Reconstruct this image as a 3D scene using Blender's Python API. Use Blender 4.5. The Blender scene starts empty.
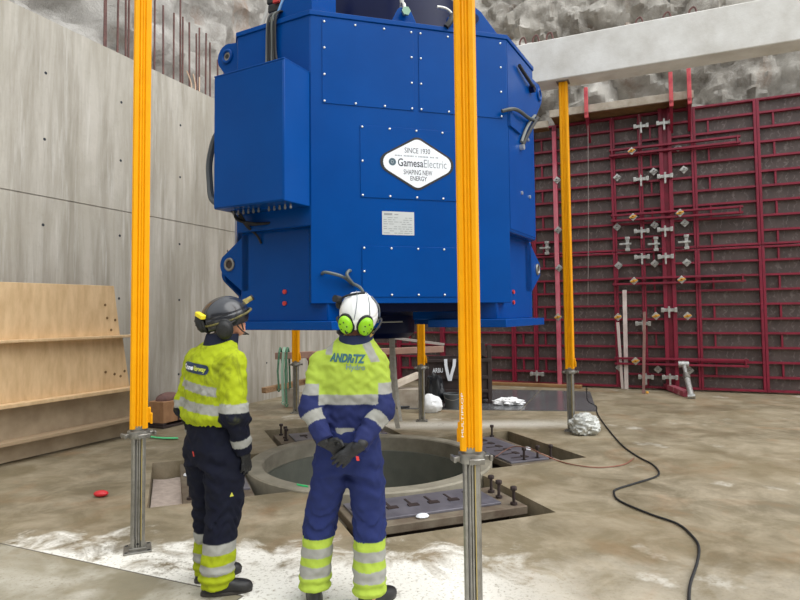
import bpy, math, random
import numpy as np
from mathutils import Vector, Matrix, noise
from mathutils.bvhtree import BVHTree
from mathutils.geometry import delaunay_2d_cdt
random.seed(7)
PI = math.pi
SC = bpy.context.scene
COL = SC.collection

# ------------------------------------------------------------------ camera geometry (used to survey positions)
FPX, CXP, CYP = 600.0, 400.0, 286.0
PITCH, ROLL = math.radians(2.75), math.radians(0.6)
EYE = Vector((0, 0, 1.71))
FW = Vector((0, math.cos(PITCH), math.sin(PITCH)))
_r0 = Vector((1, 0, 0)); _v0 = Vector((0, -math.sin(PITCH), math.cos(PITCH)))
RT = math.cos(ROLL) * _r0 - math.sin(ROLL) * _v0
UP = math.sin(ROLL) * _r0 + math.cos(ROLL) * _v0
def ray(x, y): return FW + (x - CXP) / FPX * RT + (CYP - y) / FPX * UP
def G(x, y, z=0.0):
    q = ray(x, y); return EYE + q * ((z - EYE.z) / q.z)
def D(x, y, Y):
    q = ray(x, y); return EYE + q * (Y / q.y)
def PL(x, y, p0, n):
    q = ray(x, y); return EYE + q * ((Vector(p0) - EYE).dot(n) / q.dot(n))

# ------------------------------------------------------------------ materials
def lin(c):
    return tuple(((v / 255.0) / 12.92 if v / 255.0 <= 0.04045 else ((v / 255.0 + 0.055) / 1.055) ** 2.4) for v in c) + (1.0,)
class NT:
    def __init__(s, name):
        s.m = bpy.data.materials.new(name); s.m.use_nodes = True
        s.t = s.m.node_tree; s.b = s.t.nodes['Principled BSDF']
    def n(s, typ, **kw):
        x = s.t.nodes.new(typ)
        for k, v in kw.items():
            if hasattr(x, k): setattr(x, k, v)
        return x
    def l(s, a, b): s.t.links.new(a, b)
    def coord(s, scale=(1, 1, 1), rot=(0, 0, 0), out='Object'):
        tc = s.n('ShaderNodeTexCoord'); mp = s.n('ShaderNodeMapping')
        mp.inputs['Scale'].default_value = scale; mp.inputs['Rotation'].default_value = rot
        s.l(tc.outputs[out], mp.inputs['Vector']); return mp.outputs['Vector']
    def noise(s, vec, scale, detail=6, rough=.6, dist=0):
        x = s.n('ShaderNodeTexNoise'); x.inputs['Scale'].default_value = scale
        x.inputs['Detail'].default_value = detail; x.inputs['Roughness'].default_value = rough
        x.inputs['Distortion'].default_value = dist
        if vec is not None: s.l(vec, x.inputs['Vector'])
        return x.outputs['Fac']
    def ramp(s, fac, lo, hi):
        x = s.n('ShaderNodeMapRange'); x.inputs['From Min'].default_value = lo; x.inputs['From Max'].default_value = hi
        s.l(fac, x.inputs['Value']); return x.outputs['Result']
    def mix(s, fac, a, b, mode='MIX'):
        x = s.n('ShaderNodeMix'); x.data_type = 'RGBA'; x.blend_type = mode
        for inp, v in ((x.inputs['Factor'], fac), (x.inputs[6], a), (x.inputs[7], b)):
            if hasattr(v, 'is_output') or isinstance(v, bpy.types.NodeSocket): s.l(v, inp)
            else: inp.default_value = v
        return x.outputs[2]
    def math(s, op, a, b=None):
        x = s.n('ShaderNodeMath'); x.operation = op
        for i, v in enumerate((a, b)):
            if v is None: continue
            if isinstance(v, bpy.types.NodeSocket): s.l(v, x.inputs[i])
            else: x.inputs[i].default_value = v
        return x.outputs[0]
    def base(s, v):
        if isinstance(v, bpy.types.NodeSocket): s.l(v, s.b.inputs['Base Color'])
        else: s.b.inputs['Base Color'].default_value = v
    def rough(s, v):
        if isinstance(v, bpy.types.NodeSocket): s.l(v, s.b.inputs['Roughness'])
        else: s.b.inputs['Roughness'].default_value = v
    def bump(s, h, strength=.3, dist=.02):
        x = s.n('ShaderNodeBump'); x.inputs['Strength'].default_value = strength; x.inputs['Distance'].default_value = dist
        s.l(h, x.inputs['Height']); s.l(x.outputs['Normal'], s.b.inputs['Normal'])
def M(name, rgb, rough=.55, metal=0.0, rgb2=None, scale=6.0, bump=0.0, bscale=None, stretch=(1, 1, 1), coat=0.0, lo=.35, hi=.7):
    t = NT(name); t.b.inputs['Metallic'].default_value = metal; t.rough(rough)
    if coat:
        t.b.inputs['Coat Weight'].default_value = coat; t.b.inputs['Coat Roughness'].default_value = .12
    if rgb2:
        f = t.ramp(t.noise(t.coord(stretch), scale), lo, hi); t.base(t.mix(f, lin(rgb), lin(rgb2)))
    else: t.base(lin(rgb))
    if bump: t.bump(t.noise(t.coord(stretch), bscale or scale * 4), bump, .01)
    return t.m

# ------------------------------------------------------------------ mesh builder
class MB:
    def __init__(s): s.v = []; s.f = []; s.mi = []; s.cur = 0; s.sm = []
    def _add(s, vs, fs, M4=None, smooth=False):
        o = len(s.v)
        s.v += [tuple(M4 @ Vector(v)) if M4 is not None else tuple(v) for v in vs]
        for f in fs: s.f.append([o + i for i in f]); s.mi.append(s.cur); s.sm.append(smooth)
        return s
    def box(s, lo, hi, M4=None):
        (a, b, c), (d, e, f) = lo, hi
        return s._add([(a,b,c),(d,b,c),(d,e,c),(a,e,c),(a,b,f),(d,b,f),(d,e,f),(a,e,f)],
                      [(0,3,2,1),(4,5,6,7),(0,1,5,4),(1,2,6,5),(2,3,7,6),(3,0,4,7)], M4)
    def bar(s, p, q, w, h, up=(0, 0, 1)):   # rectangular bar from p to q
        p, q = Vector(p), Vector(q); d = (q - p); L = d.length; d.normalize()
        x = d.cross(Vector(up)); x = x.normalized() if x.length > 1e-6 else Vector((1, 0, 0)); y = x.cross(d)
        M4 = Matrix((( x.x, y.x, d.x, p.x), (x.y, y.y, d.y, p.y), (x.z, y.z, d.z, p.z), (0, 0, 0, 1)))
        return s.box((-w/2, -h/2, 0), (w/2, h/2, L), M4)
    def prism(s, poly, h0, h1, M4=None, smooth=False):   # polygon in xy extruded in z
        n = len(poly)
        vs = [(x, y, h0) for x, y in poly] + [(x, y, h1) for x, y in poly]
        s._add(vs, [tuple(range(n - 1, -1, -1)), tuple(range(n, 2 * n))], M4)
        o = len(s.v) - 2 * n
        for i in range(n):
            j = (i + 1) % n; s.f.append([o + i, o + j, o + n + j, o + n + i]); s.mi.append(s.cur); s.sm.append(smooth)
        return s
    def lathe(s, prof, seg=24, M4=None, closed=False):    # prof: (r,z) list
        vs = []; fs = []
        for r, z in prof:
            for k in range(seg): a = 2 * PI * k / seg; vs.append((r * math.cos(a), r * math.sin(a), z))
        n = len(prof)
        for i in range(n if closed else n - 1):
            i2 = (i + 1) % n
            for k in range(seg):
                k2 = (k + 1) % seg; fs.append((i*seg+k, i*seg+k2, i2*seg+k2, i2*seg+k))
        s._add(vs, fs, M4, True)
        if not closed:
            o = len(s.v) - n * seg
            if prof[0][0] > 1e-5: s.f.append([o + k for k in range(seg - 1, -1, -1)]); s.mi.append(s.cur); s.sm.append(False)
            if prof[-1][0] > 1e-5: s.f.append([o + (n-1)*seg + k for k in range(seg)]); s.mi.append(s.cur); s.sm.append(False)
        return s
    def cyl(s, p, q, r, r2=None, seg=16):
        p, q = Vector(p), Vector(q); d = q - p
        M4 = Matrix.Translation(p) @ d.to_track_quat('Z', 'Y').to_matrix().to_4x4()
        return s.lathe([(r, 0), (r if r2 is None else r2, d.length)], seg, M4)
    def sphere(s, c, r, seg=16, rings=10, M4=None):
        rr = r if hasattr(r, '__len__') else (r, r, r)
        m = Matrix.Translation(c) @ (M4.to_4x4() if M4 is not None else Matrix()) @ Matrix.Diagonal((*rr, 1))
        return s.lathe([(max(1e-6, math.sin(PI*i/rings)), -math.cos(PI*i/rings)) for i in range(rings + 1)], seg, m)
    def torus(s, c, R, r, axis=(0, 0, 1), seg=28, ring=10):
        M4 = Matrix.Translation(c) @ Vector(axis).to_track_quat('Z', 'Y').to_matrix().to_4x4()
        return s.lathe([(R + r*math.cos(2*PI*i/ring), r*math.sin(2*PI*i/ring)) for i in range(ring)], seg, M4, True)
    def tube(s, pts, r, seg=8, smooth_n=6):
        P = [Vector(p) for p in pts]
        if smooth_n > 1 and len(P) > 2:
            Q = []
            for i in range(len(P) - 1):
                a = P[max(i-1, 0)]; b = P[i]; c = P[i+1]; d = P[min(i+2, len(P)-1)]
                for k in range(smooth_n):
                    t = k / smooth_n
                    Q.append(.5*((2*b)+(c-a)*t+(2*a-5*b+4*c-d)*t*t+(3*b-a-3*c+d)*t**3))
            Q.append(P[-1]); P = Q
        vs = []; fs = []; prev = None
        for i, p in enumerate(P):
            d = (P[min(i+1, len(P)-1)] - P[max(i-1, 0)]).normalized()
            if prev is None:
                x = d.cross(Vector((0, 0, 1)));  x = x if x.length > 1e-3 else Vector((1, 0, 0))
            else: x = prev - d * prev.dot(d)
            x.normalize(); prev = x; y = d.cross(x)
            for k in range(seg):
                a = 2*PI*k/seg; vs.append(p + x*(r*math.cos(a)) + y*(r*math.sin(a)))
        for i in range(len(P) - 1):
            for k in range(seg):
                k2 = (k+1) % seg; fs.append((i*seg+k, i*seg+k2, (i+1)*seg+k2, (i+1)*seg+k))
        fs.append(tuple(range(seg - 1, -1, -1))); fs.append(tuple((len(P)-1)*seg + k for k in range(seg)))
        return s._add(vs, fs, None, True)
    def strip(s, pts, w, th, wdir):        # flat webbing band through pts, width along wdir
        P = [Vector(p) for p in pts]; wd = Vector(wdir).normalized(); vs = []; fs = []
        for i, p in enumerate(P):
            d = (P[min(i+1, len(P)-1)] - P[max(i-1, 0)]).normalized(); nn = d.cross(wd).normalized()
            vs += [p - wd*w/2 - nn*th/2, p + wd*w/2 - nn*th/2, p + wd*w/2 + nn*th/2, p - wd*w/2 + nn*th/2]
        for i in range(len(P) - 1):
            for k in range(4): fs.append((4*i+k, 4*i+(k+1) % 4, 4*i+4+(k+1) % 4, 4*i+4+k))
        fs.append((3, 2, 1, 0)); o = 4*(len(P)-1); fs.append((o, o+1, o+2, o+3))
        return s._add(vs, fs, None, False)
    def build(s, name, mats, parent=None, bevel=0.0, loc=None, sharp=40):
        me = bpy.data.meshes.new(name); me.from_pydata(s.v, [], s.f)
        for m in (mats if isinstance(mats, (list, tuple)) else [mats]): me.materials.append(m)
        me.polygons.foreach_set('material_index', s.mi)
        me.polygons.foreach_set('use_smooth', [True] * len(s.f)); me.update()
        me.set_sharp_from_angle(angle=math.radians(sharp))
        o = bpy.data.objects.new(name, me); COL.objects.link(o)
        if parent is not None: o.parent = parent
        if loc is not None: o.location = loc
        if bevel:
            b = o.modifiers.new('bevel', 'BEVEL'); b.width = bevel; b.segments = 2; b.limit_method = 'ANGLE'; b.harden_normals = False
        return o
def tag(o, label, cat, group=None):
    o['label'] = label; o['category'] = cat
    if group: o['group'] = group
    return o
def thing(name, label, cat, loc=(0, 0, 0), rotz=0.0, group=None):
    o = bpy.data.objects.new(name, None); COL.objects.link(o)
    o.empty_display_size = .1; o.location = loc; o.rotation_euler = (0, 0, rotz)
    return tag(o, label, cat, group)
def struct(o): o['kind'] = 'structure'; return o
def dup(root, loc=None, rotz=None, label=None, group=None):
    def cp(o, par):
        c = o.copy(); COL.objects.link(c)
        if par is not None: c.parent = par
        for ch in o.children: cp(ch, c)
        return c
    r = cp(root, None)
    if loc is not None: r.location = loc
    if rotz is not None: r.rotation_euler = (0, 0, rotz)
    if label: r['label'] = label
    if group: r['group'] = group
    return r
ORD = ['first','second','third','fourth','fifth','sixth','seventh','eighth','ninth','tenth','eleventh','twelfth','thirteenth','fourteenth','fifteenth','sixteenth','seventeenth','eighteenth','nineteenth','twentieth','twenty-first','twenty-second','twenty-third','twenty-fourth','twenty-fifth','twenty-sixth','twenty-seventh','twenty-eighth']
def text_geo(body, bold=0.0, shear=0.0, subdiv=0):
    cu = bpy.data.curves.new('txt', 'FONT'); cu.body = body; cu.size = 1.0; cu.offset = bold; cu.shear = shear
    cu.align_x = 'LEFT'; cu.resolution_u = 3
    ob = bpy.data.objects.new('txt', cu); COL.objects.link(ob)
    dg = bpy.context.evaluated_depsgraph_get(); me = bpy.data.meshes.new_from_object(ob.evaluated_get(dg))
    vs = [tuple(v.co) for v in me.vertices]; fs = [tuple(p.vertices) for p in me.polygons]
    bpy.data.objects.remove(ob); bpy.data.curves.remove(cu); bpy.data.meshes.remove(me)
    xs = [v[0] for v in vs]; ys = [v[1] for v in vs]
    return vs, fs, (min(xs), max(xs), min(ys), max(ys))
def text_mb(mb, body, x0, x1, y0, y1, M4, bold=0.0, shear=0.0):   # text fitted in a box of the xy plane, then placed by M4
    vs, fs, (a, b, c, d) = text_geo(body, bold, shear)
    sx = (x1-x0)/(b-a); sy = (y1-y0)/(d-c)
    mb._add([(x0+(v[0]-a)*sx, y0+(v[1]-c)*sy, 0) for v in vs], fs, M4)
def frame(o, x, y, z):   # matrix from origin and axes
    o, x, y, z = Vector(o), Vector(x), Vector(y), Vector(z)
    return Matrix(((x.x, y.x, z.x, o.x), (x.y, y.y, z.y, o.y), (x.z, y.z, z.z, o.z), (0, 0, 0, 1)))

# ------------------------------------------------------------------ camera, sky
cd = bpy.data.cameras.new('camera'); cam = bpy.data.objects.new('camera', cd); COL.objects.link(cam)
cd.sensor_width = 36; cd.lens = 27; cd.shift_y = -14/800; cd.clip_end = 200
cam.matrix_world = frame(EYE, RT, UP, -FW)
SC.camera = cam
w = bpy.data.worlds.new('overcast'); SC.world = w; w.use_nodes = True
wt = w.node_tree; bg = wt.nodes['Background']
tc = wt.nodes.new('ShaderNodeTexCoord'); sp = wt.nodes.new('ShaderNodeSeparateXYZ'); mr = wt.nodes.new('ShaderNodeMapRange')
mr.inputs['From Min'].default_value = -.05; mr.inputs['From Max'].default_value = .9
mr.inputs['To Min'].default_value = 1.1; mr.inputs['To Max'].default_value = 2.1
wt.links.new(tc.outputs['Generated'], sp.inputs[0]); wt.links.new(sp.outputs['Z'], mr.inputs['Value'])
wt.links.new(mr.outputs['Result'], bg.inputs['Strength']); bg.inputs['Color'].default_value = (.95, .98, 1, 1)
sd = bpy.data.lights.new('sky_sun', 'SUN'); sd.energy = 2.8; sd.angle = math.radians(60); sd.color = (1, .98, .95)
so = bpy.data.objects.new('sky_sun', sd); COL.objects.link(so); so.rotation_euler = Vector((-.8, .30, -.95)).to_track_quat('-Z', 'Y').to_euler()
SC.view_settings.view_transform = 'Standard'; SC.view_settings.look = 'None'
SC.view_settings.exposure = 0.0; SC.view_settings.gamma = 1.0
# ------------------------------------------------------------------ palette
m_yel = M('yellow_enamel', (232, 160, 0), .5, rgb2=(224, 152, 0), scale=9)
m_yel.node_tree.nodes['Principled BSDF'].inputs['Specular IOR Level'].default_value = .2
m_galv = M('galvanised', (150, 148, 142), .42, .75, (125, 122, 115), 14)
m_galvd = M('galvanised_bright', (196, 196, 192), .38, .6, (150, 150, 146), 20)
m_blue = M('blue_paint', (0, 67, 140), .26, rgb2=(0, 62, 132), scale=1.5)
m_blue.node_tree.nodes['Principled BSDF'].inputs['Specular IOR Level'].default_value = .13
for q_ in (m_blue,): pass
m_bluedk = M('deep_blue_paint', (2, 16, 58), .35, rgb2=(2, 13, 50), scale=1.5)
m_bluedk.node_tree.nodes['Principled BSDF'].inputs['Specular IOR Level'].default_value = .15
m_black = M('black_rubber', (22, 23, 25), .6)
m_steel = M('bright_steel', (205, 208, 205), .3, .7)
m_white = M('white_face', (226, 230, 236), .5)
m_ink = M('dark_ink', (30, 36, 46), .6)
m_grey_ink = M('grey_ink', (110, 118, 125), .6)
m_red = M('crimson_paint', (132, 16, 48), .5, rgb2=(104, 12, 38), scale=5, lo=.4, hi=.75)
m_redl = M('pale_red_paint', (200, 82, 84), .5, rgb2=(170, 40, 60), scale=8)
m_redplug = M('red_plug', (190, 50, 45), .5)
m_timber = M('timber', (168, 134, 98), .75, rgb2=(134, 104, 76), scale=5, stretch=(1, 6, 6), bump=.2)
m_timberg = M('grey_timber', (176, 166, 152), .8, rgb2=(140, 128, 112), scale=5, bump=.2)
m_timberd = M('brown_timber', (128, 96, 58), .75, rgb2=(96, 70, 40), scale=4)
m_ply = M('plywood', (218, 188, 146), .7, rgb2=(196, 164, 122), scale=3, stretch=(4, 4, 1))
m_conc = M('concrete_light', (222, 221, 217), .85, rgb2=(196, 193, 186), scale=2.5, bump=.25, bscale=30)
m_concd = M('concrete_damp', (142, 132, 114), .75, rgb2=(112, 104, 90), scale=5, bump=.3, bscale=30)
m_rust = M('rebar_rust', (112, 78, 72), .8, rgb2=(84, 60, 58), scale=12)
m_sole = M('sole_plate_steel', (112, 110, 118), .4, .2, (90, 88, 96), 6)
m_dark = M('dark_steel', (60, 48, 46), .6, .1, (42, 32, 31), 6)
m_wht_board = M('white_board', (222, 210, 206), .6, rgb2=(196, 180, 176), scale=4)
m_green = M('green_webbing', (82, 128, 100), .8, rgb2=(62, 100, 78), scale=20)
m_greenb = M('bright_green_webbing', (92, 208, 140), .7)
m_webb = M('grey_webbing', (182, 178, 168), .8, rgb2=(150, 146, 136), scale=15)
m_orange = M('orange_nut', (222, 160, 50), .5)

# ------------------------------------------------------------------ directions of the place
eB = Vector((math.cos(math.radians(-23.5)), math.sin(math.radians(-23.5)), 0))     # along the back wall, to the right
nB = Vector((eB.y, -eB.x, 0))                                                       # out of the back wall, towards us
BW = Vector((3.321, 14.437, 0))
eL = Vector((-eB.y, eB.x, 0)); nL = Vector((eL.y, -eL.x, 0)); LW = Vector((-3.015, 11.825, 0))
def bs(px, py, off=0):
    q = PL(px, py, BW + nB*off, nB); return ((q - BW).dot(eB), q.z)
def ls(px, py, off=0):
    q = PL(px, py, LW + nL*off, nL); return ((q - LW).dot(eL), q.z)
FB = frame(BW, eB, Vector((0, 0, 1)), nB)     # x along, y up, z out of the wall
FL = frame(LW, eL, Vector((0, 0, 1)), nL)

# ------------------------------------------------------------------ floor with pit and pockets
e1 = Vector((math.cos(math.radians(21)), math.sin(math.radians(21)), 0)); e2 = Vector((-e1.y, e1.x, 0))
PC = Vector((-.37, 7.17, 0)); RO, RI = 1.42, 1.24
DIRS = {'near': (-e2, e1), 'right': (e1, e2), 'far': (e2, -e1), 'left': (-e1, -e2)}   # radial, tangential
HALF, OUT = .89, 2.40
def pit_poly():
    pts = []
    half = math.asin(HALF / RO)
    for k, a0 in enumerate([-69, 21, 111, 201]):
        a = math.radians(a0); rd = Vector((math.cos(a), math.sin(a), 0)); tg = Vector((-rd.y, rd.x, 0))
        pts += [PC + rd*OUT - tg*HALF, PC + rd*OUT + tg*HALF]
        s, e = a + half, a + PI/2 - half
        for i in range(9): b = s + (e - s)*i/8; pts.append(PC + RO*Vector((math.cos(b), math.sin(b), 0)))
    return pts
HOLE = pit_poly()
def inside(p, poly):
    c = False; n = len(poly)
    for i in range(n):
        a, b = poly[i], poly[i-1]
        if (a.y > p.y) != (b.y > p.y) and p.x < (b.x-a.x)*(p.y-a.y)/(b.y-a.y)+a.x: c = not c
    return c
outer = [Vector((-14, -5)), Vector((16, -5)), Vector((16, 20)), Vector((-14, 20))]
vin = outer + [Vector((p.x, p.y)) for p in HOLE]; nh = len(HOLE)
edges = [(i, (i+1) % 4) for i in range(4)] + [(4+i, 4+(i+1) % nh) for i in range(nh)]
cv, ce, cf, *_ = delaunay_2d_cdt(vin, edges, [], 0, 1e-6)
fmb = MB()
fs = []
for f in cf:
    c = sum((cv[i] for i in f), Vector((0, 0))) / len(f)
    if not inside(c, HOLE): fs.append(tuple(f))
fmb._add([(v.x, v.y, 0) for v in cv], fs)
for i in range(nh):
    a, b = HOLE[i], HOLE[(i+1) % nh]
    fmb._add([(a.x, a.y, 0), (b.x, b.y, 0), (b.x, b.y, -.45), (a.x, a.y, -.45)], [(0, 1, 2, 3)])
def floor_mat():
    t = NT('wet_concrete_floor'); co = t.coord()
    sep = t.n('ShaderNodeSeparateXYZ'); t.l(co, sep.inputs[0]); X, Y = sep.outputs['X'], sep.outputs['Y']
    n1 = t.noise(co, .55, 5, .6, .6); n2 = t.noise(co, 2.2, 8, .7, .4); n3 = t.noise(co, 9, 8, .75); n4 = t.noise(co, 1.1, 4, .6, 1.0)
    c = t.mix(t.ramp(n1, .35, .68), lin((127, 115, 90)), lin((108, 98, 77)))
    c = t.mix(t.math('MULTIPLY', t.ramp(n2, .42, .66), .8), c, lin((160, 148, 126)))
    c = t.mix(t.math('MULTIPLY', t.ramp(n4, .54, .72), .4), c, lin((140, 104, 68)))       # ochre stains
    c = t.mix(t.math('MULTIPLY', t.ramp(n3, .5, .8), .25), c, lin((96, 86, 70)))
    # white cement dust trodden over the near floor and in a streak beyond the pit
    edge = t.math('ADD', t.math('MULTIPLY', X, -.12), 4.35)
    near = t.ramp(t.math('ADD', t.math('SUBTRACT', edge, Y), t.math('MULTIPLY', t.math('SUBTRACT', t.noise(co, 2.6, 7, .65, .6), .5), 2.2)), -.12, .22)
    xf = t.ramp(X, 1.3, .3); near = t.math('MULTIPLY', near, t.math('MAXIMUM', xf, .12))
    st = t.math('ABSOLUTE', t.math('SUBTRACT', Y, 9.4)); st = t.ramp(st, .45, .05)
    st = t.math('MULTIPLY', st, t.math('MULTIPLY', t.ramp(X, -1.0, -.2), t.ramp(X, 3.2, 2.0)))
    pw = t.math('MAXIMUM', near, t.math('MULTIPLY', st, .55))
    pw = t.math('MAXIMUM', pw, t.math('MULTIPLY', t.ramp(t.noise(co, .8, 6, .65), .6, .72), .7))
    grain = t.ramp(t.math('ADD', t.math('MULTIPLY', n2, .7), t.math('MULTIPLY', n3, .5)), .43, .53)
    n6 = t.noise(co, 38, 4, .7); grain = t.math('MULTIPLY', grain, t.ramp(n6, .30, .46)); pw = t.math('MULTIPLY', pw, grain)
    # smooth cast slab at the near left with a dark joint
    A, B = G(100, 565), G(243, 596); dd = (B - A).normalized(); nn = Vector((-dd.y, dd.x))
    sdist = t.math('ADD', t.math('ADD', t.math('MULTIPLY', X, nn.x), t.math('MULTIPLY', Y, nn.y)), -(A.x*nn.x + A.y*nn.y))
    along = t.math('ADD', t.math('ADD', t.math('MULTIPLY', X, dd.x), t.math('MULTIPLY', Y, dd.y)), -(B.x*dd.x + B.y*dd.y))
    slab = t.math('MULTIPLY', t.math('LESS_THAN', sdist, 0), t.math('LESS_THAN', along, 0))
    pw = t.math('MULTIPLY', pw, t.math('SUBTRACT', 1.0, t.math('MULTIPLY', slab, t.ramp(n1, .25, .5))))
    c = t.mix(t.math('MULTIPLY', slab, .7), c, lin((134, 128, 108)))
    c = t.mix(pw, c, lin((224, 221, 212)))
    ln = t.math('LESS_THAN', t.math('ABSOLUTE', t.math('MAXIMUM', sdist, along)), .006)
    c = t.mix(t.math('MULTIPLY', ln, .85), c, lin((60, 54, 46)))
    t.base(c)
    wet = t.ramp(t.noise(co, .7, 4, .55, .5), .42, .62)
    r = t.math('ADD', t.math('MULTIPLY', wet, -.42), .78); r = t.math('MAXIMUM', r, t.math('MULTIPLY', pw, .9)); t.rough(r)
    t.bump(t.math('ADD', n3, t.math('MULTIPLY', n2, .5)), .22, .02)
    return t.m
m_floor = floor_mat()
struct(fmb.build('floor', m_floor, sharp=20))
pb = MB()
pb._add([(-3.6, 3.9, -.45), (3, 3.9, -.45), (3, 10.4, -.45), (-3.6, 10.4, -.45)], [(0, 1, 2, 3)])
# the pit bottom slab with the shaft hole in it
cvo = [Vector((-3.6, 4.0)), Vector((3, 4.0)), Vector((3, 10.4)), Vector((-3.6, 10.4))] + [Vector((PC.x + 1.22*math.cos(2*PI*k/48), PC.y + 1.22*math.sin(2*PI*k/48))) for k in range(48)]
cv2, _e, cf2, *_ = delaunay_2d_cdt(cvo, [(0,1),(1,2),(2,3),(3,0)] + [(4+k, 4+(k+1) % 48) for k in range(48)], [], 0, 1e-6)
pb = MB(); pb._add([(v.x, v.y, -.45) for v in cv2], [tuple(f) for f in cf2 if (sum((cv2[i] for i in f), Vector((0, 0)))/len(f) - PC.xy).length > 1.215])
struct(pb.build('floor_pit', m_concd))
# collar and steel lined shaft
cl = MB(); cl.lathe([(RI, -.5), (RO, -.5), (RO, .015), (RO-.015, .03), (RI+.015, .03), (RI, .015)], 96, Matrix.Translation(PC), True)
struct(cl.build('trim_pit_collar', M('collar_concrete', (150, 144, 128), .75, rgb2=(122, 116, 102), scale=4, bump=.25, bscale=25)))
ln = MB(); ln.lathe([(1.2, -2.6), (1.2, -.16), (RI+.01, -.16), (RI+.01, -2.6)], 96, Matrix.Translation(PC), True)
struct(ln.build('wall_shaft', M('shaft_liner', (118, 120, 110), .5, .0, (98, 101, 92), 3)))
sb = MB(); sb.lathe([(1.3, -2.7), (1.3, -2.6)], 64, Matrix.Translation(PC)); struct(sb.build('floor_shaft', m_concd))

m_bed = M('bedding_slab', (116, 106, 90), .75, rgb2=(82, 66, 52), scale=5, bump=.3, bscale=30)
# sole plates in the four pockets
def sole_plate(which, label):
    rd, tg = DIRS[which]
    t = thing('sole_plate', label, 'base plate', (PC.x, PC.y, -.45), math.atan2(rd.y, rd.x), 'sole plates around the pit')
    # local x = radial, y = tangential, z measured from the pocket bottom (-.45)
    MB().box((1.50, -.72, 0), (1.92, .72, .36)).build('pedestal', m_dark, t, .01)
    MB().box((1.44, -.80, .355), (2.10, .80, .43)).build('bedding_slab', m_bed, t, .008)
    p = MB().box((1.46, -.74, .43), (1.98, .60, .452))
    p.build('plate', m_sole, t, .004)
    for k in range(6):
        y = -.62 + k*.2
        MB().box((1.72, y, .452), (1.78, y+.1, .462)).box((1.56, y+.03, .452), (1.722, y+.05, .458)).build('shim', m_dark, t)
    for (x, y) in ((2.03, -.7), (2.03, .70), (1.62, .70), (1.80, .68), (1.66, -.70), (1.86, -.68)):
        b = MB().cyl((x, y, .43), (x, y, .57), .014, seg=10); b.lathe([(.026, .56), (.03, .565), (.03, .59), (.026, .595)], 6, Matrix.Translation((x, y, 0)))
        b.cyl((x, y, .43), (x, y, .452), .032, seg=12)
        b.build('anchor_bolt', m_dark, t)
    MB().sphere((2.03, -.2, .445), (.045, .06, .022), 10, 6).build('grout_lump', m_white, t)
    return t
sole_plate('near', 'grey sole plate with bolts in the near floor pocket, in front of the round pit')
sole_plate('right', 'grey sole plate with dark bolts in the floor pocket right of the pit')
sole_plate('far', 'sole plate with bolts in the far left pocket behind the pit rim')
sole_plate('left', 'pale slab in the dusty floor pocket left of the pit, behind the dark trousers')
sand = MB()
rd, tg = DIRS['left']
N = 14
for i in range(N+1):
    for j in range(N+1):
        p = PC + rd*(1.5 + .89*i/N) + tg*(-HALF+.01 + (2*HALF-.02)*j/N)
        sand.v.append((p.x, p.y, -.19 + .03*noise.noise(p*4)))
sand.f = [[i*(N+1)+j, (i+1)*(N+1)+j, (i+1)*(N+1)+j+1, i*(N+1)+j+1] for i in range(N) for j in range(N)]; sand.mi = [0]*len(sand.f)
so_ = sand.build('cement_dust', M('pink_white_dust', (206, 190, 178), .95, rgb2=(180, 162, 150), scale=14, bump=.4)); so_['kind'] = 'stuff'

# ------------------------------------------------------------------ left wall
def wall_mat():
    t = NT('cast_concrete_wall'); co = t.coord(); cz = t.coord((2.2, 2.2, .22))
    st = t.noise(cz, 2.0, 8, .65, .3); bl = t.noise(co, .8, 6, .6, .4); fi = t.noise(co, 14, 6, .7); st2 = t.noise(t.coord((7, 7, .5)), 1.6, 5, .6)
    c = t.mix(t.ramp(st, .38, .66), lin((184, 179, 169)), lin((146, 140, 128)))
    c = t.mix(t.math('MULTIPLY', t.ramp(bl, .42, .7), .6), c, lin((158, 152, 138)))
    c = t.mix(t.math('MULTIPLY', t.ramp(st2, .56, .74), .6), c, lin((206, 203, 196)))
    c = t.mix(t.math('MULTIPLY', t.ramp(fi, .55, .8), .3), c, lin((140, 134, 122)))
    t.base(c); t.rough(.85); t.bump(fi, .2, .01); return t.m
m_wall = wall_mat()
wl = MB()
WT = 5.745
wl.box((-14, 0, -.5), (4.9, 3.322, 0), FL); wl.box((-14, 3.322, -.5), (4.9, 3.338, -.012), FL); wl.box((-14, 3.338, -.5), (4.9, WT, 0), FL)
wl.cur = 1
for i in range(-5, 6):
    for z in (.75, 2.0, 2.95, 4.1, 5.0):
        s = -3.05 + i*1.23
        if s > 4.6: continue
        wl.cyl(FL @ Vector((s, z, 0)), FL @ Vector((s, z, .002)), .02, seg=12)
wl.mi = [0 if i < 18 else 1 for i in range(len(wl.f))]
struct(wl.build('wall_left', [m_wall, m_ink], bevel=.0))

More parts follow.
